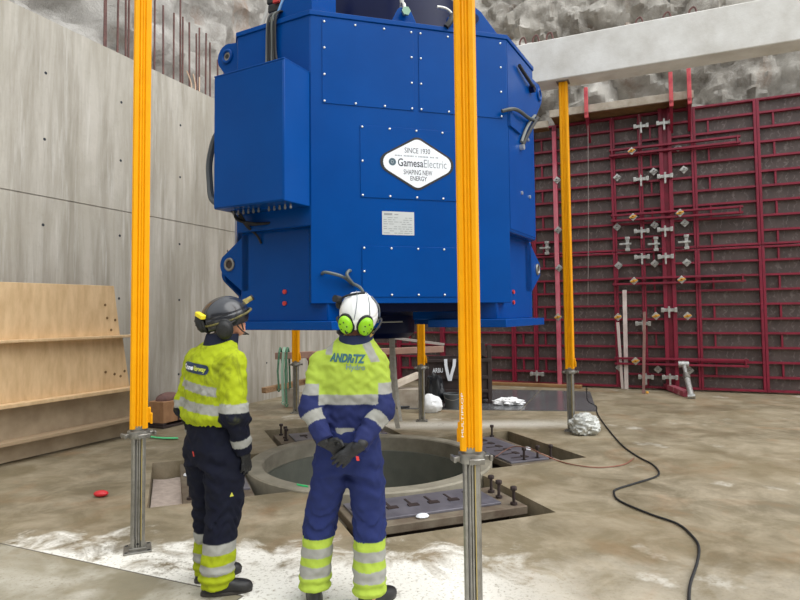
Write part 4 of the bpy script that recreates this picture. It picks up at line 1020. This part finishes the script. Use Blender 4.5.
GREY = (150, 150, 144)

def rotz(a): return Matrix.Rotation(a, 3, 'Z')
def head_field(g, c, R):      # c = head centre (between the ears); R columns = right, forward, up of the head
    R = [[R[i][j] for j in range(3)] for i in range(3)]
    P = lambda x, y, z: [c[i] + R[i][0]*x + R[i][1]*y + R[i][2]*z for i in range(3)]
    d = ell(g, P(0, -.012, .035), (.077, .098, .092), R)
    d = smin(d, ell(g, P(0, .030, -.035), (.064, .070, .085), R), .04)
    d = smin(d, ell(g, P(0, .062, -.092), (.030, .028, .024), R), .03)     # chin
    for s in (-1, 1):
        d = smin(d, ell(g, P(s*.042, .062, -.022), (.026, .022, .022), R), .02)   # cheek
        d = -smin(-d, ell(g, P(s*.032, .102, .006), (.018, .016, .012), R), .012)  # eye socket
        d = smin(d, ell(g, P(s*.080, -.004, -.008), (.010, .024, .034), R), .008)  # ear
        d = smin(d, cone(g, P(s*.012, .094, .022), P(s*.048, .082, .022), .008, .007), .012)   # brow
    d = smin(d, cone(g, P(0, .096, .012), P(0, .116, -.026), .009, .012), .012)    # nose
    for s in (-1, 1): d = smin(d, ell(g, P(s*.011, .106, -.030), (.008, .010, .007), R), .006)
    d = smin(d, ell(g, P(0, .098, -.056), (.022, .009, .006), R), .006)
    d = smin(d, ell(g, P(0, .096, -.068), (.019, .009, .006), R), .006)
    d = np.maximum(d, -ell(g, P(0, .110, -.062), (.022, .010, .0022), R))          # mouth line
    return d
def hand_field(g, curl, side, spread=.1, thumb_in=.35):
    # hand frame: wrist at origin, fingers towards +y, palm faces -z, thumb on +x*side
    d = cone(g, (0, -.05, 0), (0, .01, 0), .031, .030, (0, 0, 1), .72)
    d = smin(d, cone(g, (side*.008, .015, 0), (side*.004, .080, 0), .036, .040, (0, 0, 1), .42), .02)
    d = smin(d, ell(g, (side*.026, .030, -.010), (.016, .030, .015)), .012)
    roots = [(.031, .088, .078), (.0105, .094, .086), (-.0105, .091, .080), (-.031, .082, .064)]
    for k, (x, y, L) in enumerate(roots):
        x *= side; a = -spread*x/.03; p = np.array((x, y-.012, .002)); r = .0112 if k < 3 else .0100; c = curl*(.8 + .12*k)
        ang = .25*c; chain = None
        for frac, rr in ((.44, r), (.31, r*.94), (.25, r*.86)):
            q = p + L*frac*np.array((math.sin(-a)*math.cos(ang), math.cos(a)*math.cos(ang), -math.sin(ang)))
            s_ = cone(g, p, q, rr, rr*.94); chain = s_ if chain is None else smin(chain, s_, .004); p = q; ang += c
        d = smin(d, chain, .007)
    p0 = np.array((side*.028, .018, -.008)); p1 = p0 + np.array((side*.026, .026, -.012)); p2 = p1 + np.array((side*(.018 - .03*thumb_in), .026, -.012)); p3 = p2 + np.array((side*(.004-.03*thumb_in), .022, -.010))
    th = smin(cone(g, p0, p1, .0155, .0135), smin(cone(g, p1, p2, .0130, .0118), cone(g, p2, p3, .0115, .0098), .004), .005)
    return smin(d, th, .012)
def glove(parent, o, fdir, back, side, curl, name='glove', label=None, thumb_in=.35):
    y = Vector(fdir).normalized(); z = Vector(back); z = (z - y*z.dot(y)).normalized(); x = y.cross(z)
    g = grid((-.075, -.075, -.115), (.075, .205, .05), .0034)
    d = hand_field(g, curl, side, thumb_in=thumb_in); d = np.minimum(d, cone(g, (0, -.035, 0), (0, -.0, 0), .037, .034, (0, 0, 1), .9))
    V, Q = mesh(d, g); o_ = link(name, V, Q, m_glove, parent, None, frame(o, x, y, z))
    if label: o_['label'] = label
    return o_

def shoe(parent, ankle, yaw, label=None):
    c, s = math.cos(yaw), math.sin(yaw)
    g = grid((-.07, -.11, -.005), (.07, .23, .17), .005)
    d = stack(g, [(0.0, 0, .055, .046, .150), (.03, 0, .055, .047, .148), (.055, 0, .045, .044, .132), (.09, 0, .0, .042, .078), (.13, 0, -.015, .044, .060), (.165, 0, -.02, .045, .058)], 2.5)
    d = smin(d, ell(g, (0, .14, .035), (.046, .065, .035)), .03); d = np.maximum(d, -(g.Z - .012))
    V, Q = mesh(d, g)
    M4 = Matrix.Translation(ankle) @ Matrix.Rotation(yaw, 4, 'Z')
    sh = link('shoe', V, Q, m_shoe, parent, None, M4)
    g2 = grid((-.07, -.12, -.006), (.07, .24, .03), .004)
    d2 = stack(g2, [(0, 0, .057, .049, .156), (.022, 0, .057, .050, .155)], 2.5)
    V, Q = mesh(d2, g2); link('sole', V, Q, m_solem, sh, None, M4)
    return sh
def arms_field(g, sh, el, wr, r, k=.02, seed=0., wr_amp=.004):
    d = None
    for s_, e_, w_ in zip(sh, el, wr):
        a = cone(g, s_, e_, r[0], r[1]); b = cone(g, e_, w_, r[1]*.98, r[2]); q = smin(a, b, k); d = q if d is None else np.minimum(d, q)
    return d
def muff(parent, c, axis, col, R_=.042, label=None):
    ax = Vector(axis).normalized(); q = ax.to_track_quat('Z', 'Y').to_matrix().to_4x4()
    mb = MB().lathe([(.001, .030), (R_*.55, .028), (R_*.9, .016), (R_, 0), (R_*.96, -.010), (.001, -.012)], 22, Matrix.Translation(c) @ q @ Matrix.Diagonal((.86, 1.12, 1, 1)))
    o = mb.build('ear_muff', col, parent, sharp=60)
    if label: o['label'] = label
    MB().torus((0, 0, 0), R_*.93, .012, seg=24).build('cushion', m_black, o).matrix_local = Matrix.Translation(c - ax*.018) @ q @ Matrix.Diagonal((.86, 1.12, 1, 1))
    dots = MB()
    for k in range(5):
        a = 2*PI*k/5; p_ = Matrix.Translation(c) @ q @ Vector((R_*.5*math.cos(a)*.86, R_*.5*math.sin(a)*1.1, .027)); dots.sphere(p_, .005, 8, 6)
    dots.build('screw', m_black, o)
    return o
def project_on(o_list, mb, origin_y=-1.0, off=.004):
    # drop a flat pattern (x,z given, y ignored) on the back of a garment, along +y of the wearer
    me = o_list.data; bv = BVHTree.FromPolygons([v.co for v in me.vertices], [tuple(p.vertices) for p in me.polygons]); out = []; last = -.15
    for x, y, z in mb.v:
        h = bv.ray_cast(Vector((x, origin_y, z)), Vector((0, 1, 0)))
        if h[0] is not None: last = h[0].y
        out.append((x, last - off - y, z))
    mb.v = out; return mb
BACK = frame((0, 0, 0), (1, 0, 0), (0, 0, 1), (0, -1, 0))
def rounded_patch(x0, x1, z0, z1, r, nx=24, nz_=8):
    mb = MB(); vs = []
    for i in range(nx+1):
        for j in range(nz_+1):
            u = x0 + (x1-x0)*i/nx; ex = 0
            e = min(u-x0, x1-u); k = r - math.sqrt(max(0, r*r - (r-min(e, r))**2))
            lo, hi = z0 + k, z1 - k; vs.append((u, 0, lo + (hi-lo)*j/nz_))
    fs = [(i*(nz_+1)+j, (i+1)*(nz_+1)+j, (i+1)*(nz_+1)+j+1, i*(nz_+1)+j+1) for i in range(nx) for j in range(nz_)]
    mb._add(vs, fs); return mb
def tilt(mb, a, x0, z0):
    c, s = math.cos(a), math.sin(a); mb.v = [(x0 + (x-x0)*c + (z-z0)*s, y, z0 - (x-x0)*s + (z-z0)*c) for x, y, z in mb.v]; return mb

def person(loc, yaw, label, D_):
    t = None
    S, E_, W = D_['sh'], D_['el'], D_['wr']; legs = D_['legs']; hc = D_['head']; HR = D_['HR']
    # ---- body: one continuous skin
    g = Fld(np.arange(-.42, .425, .0075), np.arange(-.36, .34, .0075), np.concatenate([np.arange(.03, 1.46, .012), np.arange(1.46, 1.96, .0055)]))
    d = stack(g, [(r[0], r[1], r[2], r[3]-.022, r[4]-.022) for r in D_['trunk']])
    for L in legs: d = smin(d, stack(g, [(r[0], r[1], r[2], max(r[3]-.05, .034), max(r[4]-.055, .034)) for r in L], 2.1), .03)
    for L, yw in zip(legs, D_['feet']): 
        ax, ay = L[0][1], L[0][2]; d = smin(d, cone(g, (ax, ay-.015, .055), (ax - math.sin(yw)*.11, ay + math.cos(yw)*.11, .040), .030, .020), .008)
    Wb = [tuple(Vector(e_).lerp(Vector(w_), .93)) for w_, e_ in zip(W, E_)]
    d = smin(d, arms_field(g, S, E_, Wb, (.055, .038, .016)), .03)
    nb_ = D_['neck']; hcv = Vector(hc); d = smin(d, cone(g, nb_, hcv + HR @ Vector((0, -.03, -.06)), .066, .056), .04)
    d = smin(d, head_field(g, hc, HR), .02)
    V, Q = mesh(d, g)
    t = link('person', V, Q, m_skin); t.location = loc; t.rotation_euler = (0, 0, yaw); tag(t, label, 'person')
    HM = Matrix.Translation(hcv) @ HR.to_4x4()
    for s in (-1, 1):
        MB().sphere(HM @ Vector((s*.032, .083, .006)), .0125, 14, 8).build('eye', M('eye_white', (235, 232, 228), .2), t)
        MB().sphere(HM @ Vector((s*.032, .093, .006)), .0055, 10, 6).build('iris', M('iris', (70, 90, 110), .2), t)
    # hair at the nape and sides
    g = grid(tuple(hcv - Vector((.13, .15, .14))), tuple(hcv + Vector((.13, .15, .15))), .005)
    q = [[HR[i][j] for j in range(3)] for i in range(3)]
    d = ell(g, HM @ Vector((0, -.014, .03)), (.083, .104, .098), q)
    yl = (g.X-hc[0])*q[0][1] + (g.Y-hc[1])*q[1][1] + (g.Z-hc[2])*q[2][1]; zl = (g.X-hc[0])*q[0][2] + (g.Y-hc[1])*q[1][2] + (g.Z-hc[2])*q[2][2]
    d = np.maximum(d, np.maximum(yl*.8 - zl - .0, -(zl + .055)))
    V, Q = mesh(d, g); link('hair', V, Q, m_hair, t)
    # ---- jacket
    jz = D_['jacket_z']
    g = grid((-.46, -.36, min(jz, W[0][2], W[1][2]) - .07), (.46, .30, 1.64), .0065)
    tr = np.maximum(stack(g, D_['trunk']), jz - g.Z); d = smin(tr, arms_field(g, S, E_, W, D_['sleeve'], .05), D_.get('armk', .035))
    d = smin(d, cone(g, Vector(nb_) + Vector((0, 0, -.10)), Vector(nb_) + Vector((0, .0, .0)), .11, .085), .05)
    d = d + .0035*nz(g, 26, 1.0 + yaw) * (g.Z < 1.42) + .0025*nz(g, 48, 3.0)
    for e_ in E_:     # folds round the elbows
        r_ = np.sqrt((g.X-e_[0])**2 + (g.Y-e_[1])**2 + (g.Z-e_[2])**2); d = d + .003*np.sin(r_*95 + 2*g.X*20)*np.exp(-(r_/.10)**2)
    if D_.get('blouse'): d = d - .012*np.exp(-((g.Z - (jz+.05))/.03)**2) + .006*np.exp(-((g.Z - (jz+.01))/.015)**2) + .003*np.sin(np.arctan2(g.Y, g.X)*34)*np.exp(-((g.Z - (jz+.02))/.03)**2)
    col_top = Vector(nb_).z + .012
    raw = stack(g, D_['trunk']); d = np.where(raw < .012, np.maximum(d, jz - g.Z + .002*np.sin(np.arctan2(g.Y, g.X)*40)), d)
    # cuffs: cut the sleeves a little before the wrists, leave the trunk
    for w_, e_ in zip(W, E_):
        v = np.array(w_, float) - np.array(e_, float); v /= np.linalg.norm(v)
        pl = (g.X-w_[0])*v[0] + (g.Y-w_[1])*v[1] + (g.Z-w_[2])*v[2]
        near = np.sqrt((g.X-w_[0])**2 + (g.Y-w_[1])**2 + (g.Z-w_[2])**2) - .11
        d = np.where(tr < .004, d, np.maximum(d, -np.maximum(-(pl + .005), near)))
    ncut = cone(g, Vector(nb_) + Vector((0, 0, .0)), Vector(nb_) + Vector((0, 0, .3)), .074, .10); d = np.maximum(d, -ncut); d = np.maximum(d, g.Z - (nb_[2] + .012) - .35*(g.Y - nb_[1]))
    V, Q = mesh(d, g)
    jk = link('jacket', V, Q, D_['jmat'], t, lambda V: paint(V, D_['jcol'], D_['jrules']))
    # collar
    g = grid((nb_[0]-.16, nb_[1]-.17, nb_[2]-.09), (nb_[0]+.16, nb_[1]+.17, nb_[2]+.11), .005)
    lean = hcv - Vector(nb_); lean.z = .15
    a = Vector(nb_) + Vector((0, 0, -.06)); b = Vector(nb_) + lean*.45
    do = cone(g, a, b, .112, .100); di = cone(g, a, b, .102, .090)
    d = np.maximum(np.maximum(do, -di), np.maximum((nb_[2]-.045) - g.Z, (g.Z - (nb_[2]+D_.get('ctop', .05))) ))
    V, Q = mesh(d, g); co_ = link('collar', V, Q, D_['tmat'], jk, lambda V: paint(V, D_['ccol'], []))
    # ---- trousers
    wt = D_['waist']
    g = grid((-.34, -.28, .03), (.34, .26, wt + .02), .007)
    d = stack(g, D_['pelvis'], 2.4)
    for i, L in enumerate(legs):
        d = smin(d, stack(g, L, 2.2), .035)
    fold = .006*np.sin(g.Z*85 + 9*g.X + 6*np.sin(g.Y*30))*np.exp(-((g.Z-.46)/.10)**2) + .006*np.sin(g.Z*120 + 14*g.Y)*np.exp(-((g.Z-.12)/.07)**2) + .006*np.sin(g.Z*60 + 26*np.abs(g.X))*np.exp(-((g.Z-.76)/.09)**2)
    d = d + fold + .003*nz(g, 24, 5.0) + .002*nz(g, 45, 2.0)
    d = np.maximum(d, np.maximum(D_.get('hem', .05) - g.Z, g.Z - wt))
    V, Q = mesh(d, g)
    D_['trous'] = link('trousers', V, Q, D_['tmat'], t, lambda V: paint(V, D_['tcol'], D_['trules']))
    for L, yw in zip(legs, D_['feet']): shoe(t, (L[0][1], L[0][2], 0), yw)
    return t, jk, HM

def between(a, b, r0, r1, lo, hi):
    # mask of the part of a limb between parameters lo..hi along a-b, within radius r
    a = np.array(a, float); b = np.array(b, float); ba = b-a; L = np.linalg.norm(ba)
    def fn(V):
        p = V - a; t_ = p @ ba/L; q = np.linalg.norm(p - np.outer(t_/L, ba), axis=1); return (t_ > lo) & (t_ < hi) & (q < r0)
    return fn
# ------------------------------------------------------------------ the worker with the white helmet
def zoff(v): return v
NAVY = (34, 42, 88); LIME = (160, 182, 68)
sh = [(-.160, 0, 1.418), (.176, 0, 1.408)]
el = [(-.208, -.10, 1.160), (.210, -.10, 1.150)]
wr = [(-.115, -.215, .985), (.075, -.235, .955)]
legsA = [[(.05, -.205, -.02, .088, .096), (.12, -.205, -.01, .096, .108), (.34, -.190, .0, .092, .102), (.52, -.165, .02, .102, .110), (.70, -.115, .0, .112, .125), (.86, -.092, -.01, .105, .130)],
         [(.05, .130, -.10, .090, .100), (.12, .128, -.095, .098, .112), (.34, .128, -.06, .094, .102), (.52, .124, -.02, .100, .110), (.70, .108, -.01, .112, .125), (.86, .092, -.01, .105, .130)]]
trunkA = [(.96, .005, -.005, .185, .135), (1.05, .010, -.005, .180, .130), (1.18, .015, -.005, .185, .135), (1.32, .02, -.01, .192, .142), (1.42, .022, -.012, .192, .135), (1.49, .03, -.012, .168, .112), (1.535, .04, -.01, .138, .098), (1.575, .045, -.005, .105, .088)]
pelvisA = [(.78, .0, -.005, .195, .130), (.86, .0, -.01, .202, .150), (.95, .002, -.008, .190, .142), (1.03, .005, -.005, .180, .132)]
nkA = (.048, -.005, 1.56)
def HRm(yaw, pitch, roll=0): return (Matrix.Rotation(yaw, 3, 'Z') @ Matrix.Rotation(pitch, 3, 'X') @ Matrix.Rotation(roll, 3, 'Y'))
def armband(e_, w_, lo, hi): return between(e_, w_, .11, 0, lo, hi)
def sleeves_low(V, zcut, x0): return (np.abs(V[:, 0] - .005) > x0) & (V[:, 2] < zcut)
def on_arm(V, S, E_, W, r=.088):
    best = np.full(len(V), 9.0)
    for s_, e_, w_ in zip(S, E_, W):
        for a, b in ((s_, e_), (e_, w_)):
            a = np.array(a, float); b = np.array(b, float); ba = b-a; q = V-a; t_ = np.clip(q @ ba/(ba@ba), 0, 1); best = np.minimum(best, np.linalg.norm(q - np.outer(t_, ba), axis=1))
    return best < r
armA = lambda V: on_arm(V, sh, el, wr, .094) & ~((np.abs(V[:, 0]-.015) < .175) & (V[:, 2] > 1.0) & (V[:, 1] > -.16) & (V[:, 2] > 1.12))
jr = [(lambda V: (V[:, 2] < 1.185) & ~armA(V), NAVY), (lambda V: (V[:, 2] >= 1.185) & (V[:, 2] < 1.245) & ~armA(V), GREY), (lambda V: (V[:, 2] < 1.05) & ~armA(V), (150, 150, 142)),
      (lambda V: armA(V) & (V[:, 2] < 1.245), NAVY), (lambda V: armA(V) & (V[:, 2] < 1.305) & (V[:, 2] > 1.245), GREY)]
for e_, w_ in zip(el, wr): jr.append(((lambda f_: (lambda V: f_(V) & ((np.abs(V[:, 0]-.01) > .150) | (V[:, 1] < -.165))))(between(e_, w_, .082, 0, .045, .110)), GREY))
jr += [(lambda V: (np.abs(V[:, 0] + .105) < .022) & (V[:, 2] > 1.475), GREY), (lambda V: (np.abs(V[:, 0] - .165 + .5*(V[:, 2] - 1.45)) < .026) & (V[:, 2] > 1.43), GREY)]
def legbands(z0):   # lime with two grey bands, from the turn-up
    return [(lambda V: V[:, 2] < z0, LIME), (lambda V: (V[:, 2] > z0-.105) & (V[:, 2] < z0-.05), GREY), (lambda V: (V[:, 2] > z0-.215) & (V[:, 2] < z0-.155), GREY)]
DA = dict(sh=sh, el=el, wr=wr, legs=legsA, trunk=trunkA, pelvis=pelvisA, neck=nkA, head=(.066, .01, 1.700), HR=HRm(math.radians(8), math.radians(26), math.radians(2)), feet=[math.radians(12), math.radians(-42)], hem=.09, ctop=.03, jacket_z=.985, waist=1.03,
          sleeve=(.079, .068, .052), jmat=cloth_mat('hi_vis_jacket_cloth'), tmat=cloth_mat('navy_cloth', .85), jcol=LIME, jrules=jr, ccol=(36, 44, 76), tcol=(34, 44, 92), trules=legbands(.385))
LOCA = Vector((-.325, 3.70, 0))
PA, JA, HMA = person(LOCA, 0, 'person in a white helmet and lime navy workwear, gloved hands clasped behind the back', DA)
glove(PA, Vector((-.112, -.205, .98)), (.80, -.02, -.50), (.05, 1, .10), 1, .45, label='inner black glove')
glove(PA, Vector((.066, -.250, .955)), (-.80, -.10, -.58), (-.12, -1, .16), 1, .42, label='outer black glove')
MB().strip([(.075, -.29, .92), (.08, -.295, .895)], .016, .006, (1, 0, 0)).build('red_tab', m_redplug, PA)
# lettering across the shoulders
t1 = MB(); text_mb(t1, 'ANDRITZ', -.098, .116, 1.432, 1.484, BACK, .05, .22); tilt(t1, .06, 0, 1.44)
project_on(JA, t1, off=.004).build('back_lettering', M('teal_print', (44, 92, 100), .7), JA)
t1 = MB(); text_mb(t1, 'Hydro', .002, .114, 1.382, 1.424, BACK, .02); tilt(t1, .06, 0, 1.40)
project_on(JA, t1, off=.004).build('back_lettering', M('grey_print', (112, 138, 128), .7), JA)
# white helmet
def helmet(parent, HM, mat, rx, ry, rz, name='helmet', label=None, cz=.030, cut=-.028, back=-.5, brim=.03):
    q = [[HM[i][j] for j in range(3)] for i in range(3)]; c = HM @ Vector((0, -.008, cz))
    g = grid(tuple(c - Vector((.19, .21, .2))), tuple(c + Vector((.19, .21, .2))), .005)
    L = [(g.X-c[0])*q[0][k] + (g.Y-c[1])*q[1][k] + (g.Z-c[2])*q[2][k] for k in range(3)]
    d = ell(g, c, (rx, ry, rz), q)
    d = d - .004*np.exp(-((np.abs(L[0]) - .045)/.010)**2)*(L[2] > -.01)          # two ridges front to back
    d = d + .003*np.exp(-((L[2] - .02)/.005)**2)
    cutp = -(L[2] - (cut + back*.25*L[1]*(-1)))
    d = np.maximum(d, cutp)
    inner = ell(g, c, (rx-.012, ry-.012, rz-.012), q); d = np.maximum(d, -inner)
    V, Q = mesh(d, g); o = link(name, V, Q, mat, parent)
    if label: o['label'] = label
    return o, c
hA, cA = helmet(PA, HMA, M('white_helmet_shell', (232, 234, 234), .35, coat=.3), .119, .142, .130, cut=-.062, back=.25, label='white helmet')
L_ = lambda x, y, z: HMA @ Vector((x, y, z))
def htube(par, L, pts, r, name, mat): return MB().tube([L(*p) for p in pts], r, 8, 5).build(name, mat, par)
htube(hA, L_, [(-.04, -.152, .05), (-.03, -.13, .105), (-.02, -.06, .158), (-.02, .02, .165)], .0025, 'seam', m_grey_ink)
htube(hA, L_, [(.05, -.145, .02), (.055, -.125, .09), (.05, -.06, .145), (.04, .03, .155)], .0025, 'seam', m_grey_ink)
m_limep = M('lime_plastic', (140, 200, 18), .4)
muff(hA, L_(-.086, -.132, .010), HMA.to_3x3() @ Vector((-.55, -1, -.05)), m_limep, .052, 'lime ear muff')
muff(hA, L_(.034, -.150, .010), HMA.to_3x3() @ Vector((.3, -1, -.1)), m_limep, .054, 'lime ear muff')
for s in (-1, 1): htube(hA, L_, [(s*.118, .0, .0), (s*.135, -.07, .02), (s*.115, -.125, .0), (s*.075, -.165, -.03)], .006, 'muff_arm', m_black)
htube(hA, L_, [(.122, -.01, -.03), (.127, -.02, .03), (.115, -.02, .09), (.07, -.01, .145)], .005, 'muff_arm', m_grey_ink)
lampA = MB().cyl(L_(-.118, .02, .105), L_(-.150, -.01, .125), .022, seg=16).sphere(L_(-.122, .03, .07), (.02, .03, .03), 12, 8); lampA.build('side_lamp', m_black, hA)
htube(hA, L_, [(-.115, .03, .10), (-.09, .0, .135), (-.04, -.02, .162), (.03, -.0, .165)], .007, 'lamp_strap', m_black)
htube(hA, L_, [(-.095, -.02, -.06), (-.08, .05, -.13), (0, .085, -.155), (.08, .05, -.13), (.095, -.02, -.06)], .005, 'chin_strap', m_black)
MB().tube([L_(-.095, -.07, -.065), L_(-.06, -.12, -.075), L_(0, -.135, -.078), L_(.06, -.12, -.075), L_(.095, -.07, -.065)], .008, 8, 5).build('nape_strap', M('ochre_strap', (150, 120, 60), .7), hA)

# ------------------------------------------------------------------ the worker with the dark helmet
DNAVY = (14, 17, 34); LIM2 = (158, 172, 26)
sh = [(-.166, 0, 1.422), (.182, -.005, 1.420)]
el = [(-.210, -.05, 1.145), (.240, -.035, 1.120)]
wr = [(-.225, .03, .93), (.222, .055, .855)]
legsB = [[(.05, -.105, .05, .080, .092), (.12, -.105, .05, .090, .102), (.34, -.105, .045, .088, .100), (.52, -.100, .04, .098, .108), (.70, -.098, .01, .110, .128), (.86, -.092, .0, .108, .132)],
         [(.05, .105, -.055, .082, .096), (.12, .105, -.055, .094, .106), (.34, .108, -.035, .090, .104), (.52, .108, .0, .100, .112), (.70, .102, .0, .112, .130), (.86, .092, .0, .108, .132)]]
trunkB = [(1.02, .0, .0, .200, .152), (1.08, .0, -.005, .208, .158), (1.18, .0, -.01, .200, .148), (1.32, .0, -.012, .202, .148), (1.42, .0, -.008, .198, .135), (1.48, .002, .005, .168, .112), (1.525, .004, .02, .138, .100), (1.56, .006, .03, .105, .088)]
pelvisB = [(.78, .0, .0, .195, .135), (.88, .0, -.005, .200, .152), (.98, .0, -.003, .188, .142), (1.06, .0, .0, .178, .132)]
nkB = (.008, .035, 1.55)
armB = lambda V: on_arm(V, sh, el, wr, .108) & ~((np.abs(V[:, 0]) < np.where(V[:, 2] < 1.2, .185, .165)) & (V[:, 1] < .16))
jr = [(lambda V: armB(V) & (V[:, 2] < 1.125), DNAVY), (lambda V: armB(V) & (V[:, 2] >= 1.125) & (V[:, 2] < 1.178), GREY),
      (lambda V: ~armB(V) & (np.abs(V[:, 2] + .16*V[:, 0] - 1.270) < .029), GREY), (lambda V: ~armB(V) & (np.abs(V[:, 2] + .10*V[:, 0] - 1.150) < .030), GREY)]
for e_, w_ in zip(el, wr): jr.append((between(e_, w_, .084, 0, .17, .22), GREY))
def legbandsB(V): return V
tr = [(lambda V: V[:, 2] < .325, GREY), (lambda V: (V[:, 2] < .262), (150, 162, 24)), (lambda V: V[:, 2] < .200, GREY), (lambda V: V[:, 2] < .140, (150, 162, 24))]
DB = dict(sh=sh, el=el, wr=wr, legs=legsB, trunk=trunkB, pelvis=pelvisB, neck=nkB, head=(.022, .088, 1.685), HR=HRm(math.radians(-18), math.radians(18), 0), feet=[math.radians(-20), math.radians(-42)], jacket_z=1.03, waist=1.06,
          sleeve=(.090, .074, .056), jmat=cloth_mat('grimy_hi_vis_cloth', .8, .65), tmat=cloth_mat('dark_navy_cloth', .85), jcol=LIM2, jrules=jr, ccol=(30, 34, 52), tcol=DNAVY, trules=tr, blouse=True)
LOCB = Vector((-1.205, 3.90, 0)); YB = math.radians(-35)
PB, JB, HMB = person(LOCB, YB, 'person in a dark helmet and grimy lime jacket, looking up to the right', DB)
glove(PB, Vector(wr[1]), (-.02, .22, -1), (1, .1, .0), -1, .55, label='black glove at the right hip')
glove(PB, Vector(wr[0]), (.0, .30, -1), (-1, .1, 0), 1, .55, label='black glove of the far arm')
pt = rounded_patch(-.120, .120, 1.360, 1.420, .029); tilt(pt, .10, 0, 1.39); project_on(JB, pt, off=.006)
pch = pt.build('logo_patch', M('navy_patch', (26, 46, 76), .6), JB)
tx = MB(); text_mb(tx, 'Crane', -.102, -.006, 1.376, 1.408, BACK, .04); tilt(tx, .10, 0, 1.39); project_on(JB, tx, off=.013).build('patch_lettering', m_white, pch)
tx = MB(); text_mb(tx, 'Norway', .000, .104, 1.370, 1.408, BACK, .03); tilt(tx, .10, 0, 1.39); project_on(JB, tx, off=.013).build('patch_lettering', M('yellow_print', (190, 200, 70), .6), pch)
m_dkhelm = M('dark_helmet_shell', (22, 25, 33), .25, coat=.3)
hB, cB = helmet(PB, HMB, m_dkhelm, .128, .156, .134, cut=-.066, back=.12, label='dark navy helmet')
L_ = lambda x, y, z: HMB @ Vector((x, y, z))
muff(hB, L_(.122, -.085, -.036), HMB.to_3x3() @ Vector((1, -.55, -.1)), m_black, .056, 'black ear muff')
muff(hB, L_(-.025, -.168, .035), HMB.to_3x3() @ Vector((-.5, -1, -.1)), m_black, .056, 'black ear muff')
for x, y, z, ax in ((.128, -.09, -.030, (1, -.55, -.1)), (-.030, -.179, .035, (-.5, -1, -.1))):
    MB().torus(L_(x, y, z), .036, .004, HMB.to_3x3() @ Vector(ax)).build('red_ring', m_redplug, hB)
MB().bar(L_(-.02, -.172, .105), L_(.055, -.165, .075), .036, .03).build('yellow_clip', M('yellow_plastic', (230, 210, 40), .4), hB, .006)
htube(hB, L_, [(.120, .0, .0), (.140, -.05, -.01), (.14, -.08, -.045)], .007, 'muff_arm', m_black)
htube(hB, L_, [(-.05, -.13, .09), (-.06, -.165, .05), (-.05, -.18, .02)], .007, 'muff_arm', m_black)
for k in range(3): htube(hB, L_, [(.127, .02+k*.012, .012), (.113, -.09+k*.01, .014), (.053, -.154, .014), (-.053, -.154, .014), (-.113, -.09, .014)], .006, 'goggle_strap', M('camo_strap', (120, 112, 50), .7, rgb2=(40, 40, 36), scale=60)) if k == 0 else None
htube(hB, L_, [(.128, .015, .015), (.113, .09, .02), (.063, .150, .03), (-.063, .150, .03), (-.12, .08, .02)], .008, 'goggle_strap', M('camo_band', (110, 102, 48), .7, rgb2=(40, 40, 36), scale=60))
lm = MB().cyl(L_(.02, .152, .085), L_(.03, .190, .095), .017, seg=14); lm.bar(L_(.02, .125, .08), L_(.022, .155, .087), .05, .03); lm.build('head_lamp', M('lamp_brass', (150, 138, 80), .45), hB, 0)
MB().cyl(L_(.03, .190, .095), L_(.032, .200, .098), .019, seg=14).build('lamp_lens', m_black, hB)
for pts in ([(.100, .01, -.03), (.088, .04, -.085), (.05, .085, -.125), (0, .10, -.13), (-.05, .085, -.125), (-.088, .04, -.085), (-.10, .01, -.03)], [(.104, .045, -.02), (.09, .048, -.08)]):
    htube(hB, L_, pts, .005, 'chin_strap', m_black)
MB().tube([L_(.108, -.06, -.03), L_(.07, -.125, -.045), L_(0, -.145, -.05), L_(-.07, -.125, -.045), L_(-.108, -.06, -.03)], .008, 8, 5).build('nape_strap', m_black, hB)
# small marks on the dark trousers
bvB = DB['trous']
def stick(par, mb, name, mat, M4, off=.003):
    me = bvB.data; bv = BVHTree.FromPolygons([v.co for v in me.vertices], [tuple(p.vertices) for p in me.polygons]); out = []
    dr = (M4.to_3x3() @ Vector((0, 0, -1))); last = None
    for v in mb.v:
        o = M4 @ Vector(v); h = bv.ray_cast(o + dr*(-.3), dr)
        out.append(tuple(h[0] - dr*off) if h[0] is not None else tuple(o))
    mb.v = out; return mb.build(name, mat, par)
tri = MB(); tri._add([(-.013, -.012, 0), (.013, -.012, 0), (0, .014, 0)], [(0, 1, 2)])
stick(bvB, tri, 'yellow_badge', M('badge_yellow', (190, 190, 70), .6), frame((.19, -.02, .615), (.45, .89, 0), (0, 0, 1), (.89, -.45, 0)))
tg = MB(); tg._add([(-.006, -.016, 0), (.006, -.016, 0), (.006, .016, 0), (-.006, .016, 0)], [(0, 1, 2, 3)])
stick(bvB, tg, 'red_tag', m_redplug, frame((.0, -.1, .86), (1, 0, 0), (0, 0, 1), (0, -1, 0)))
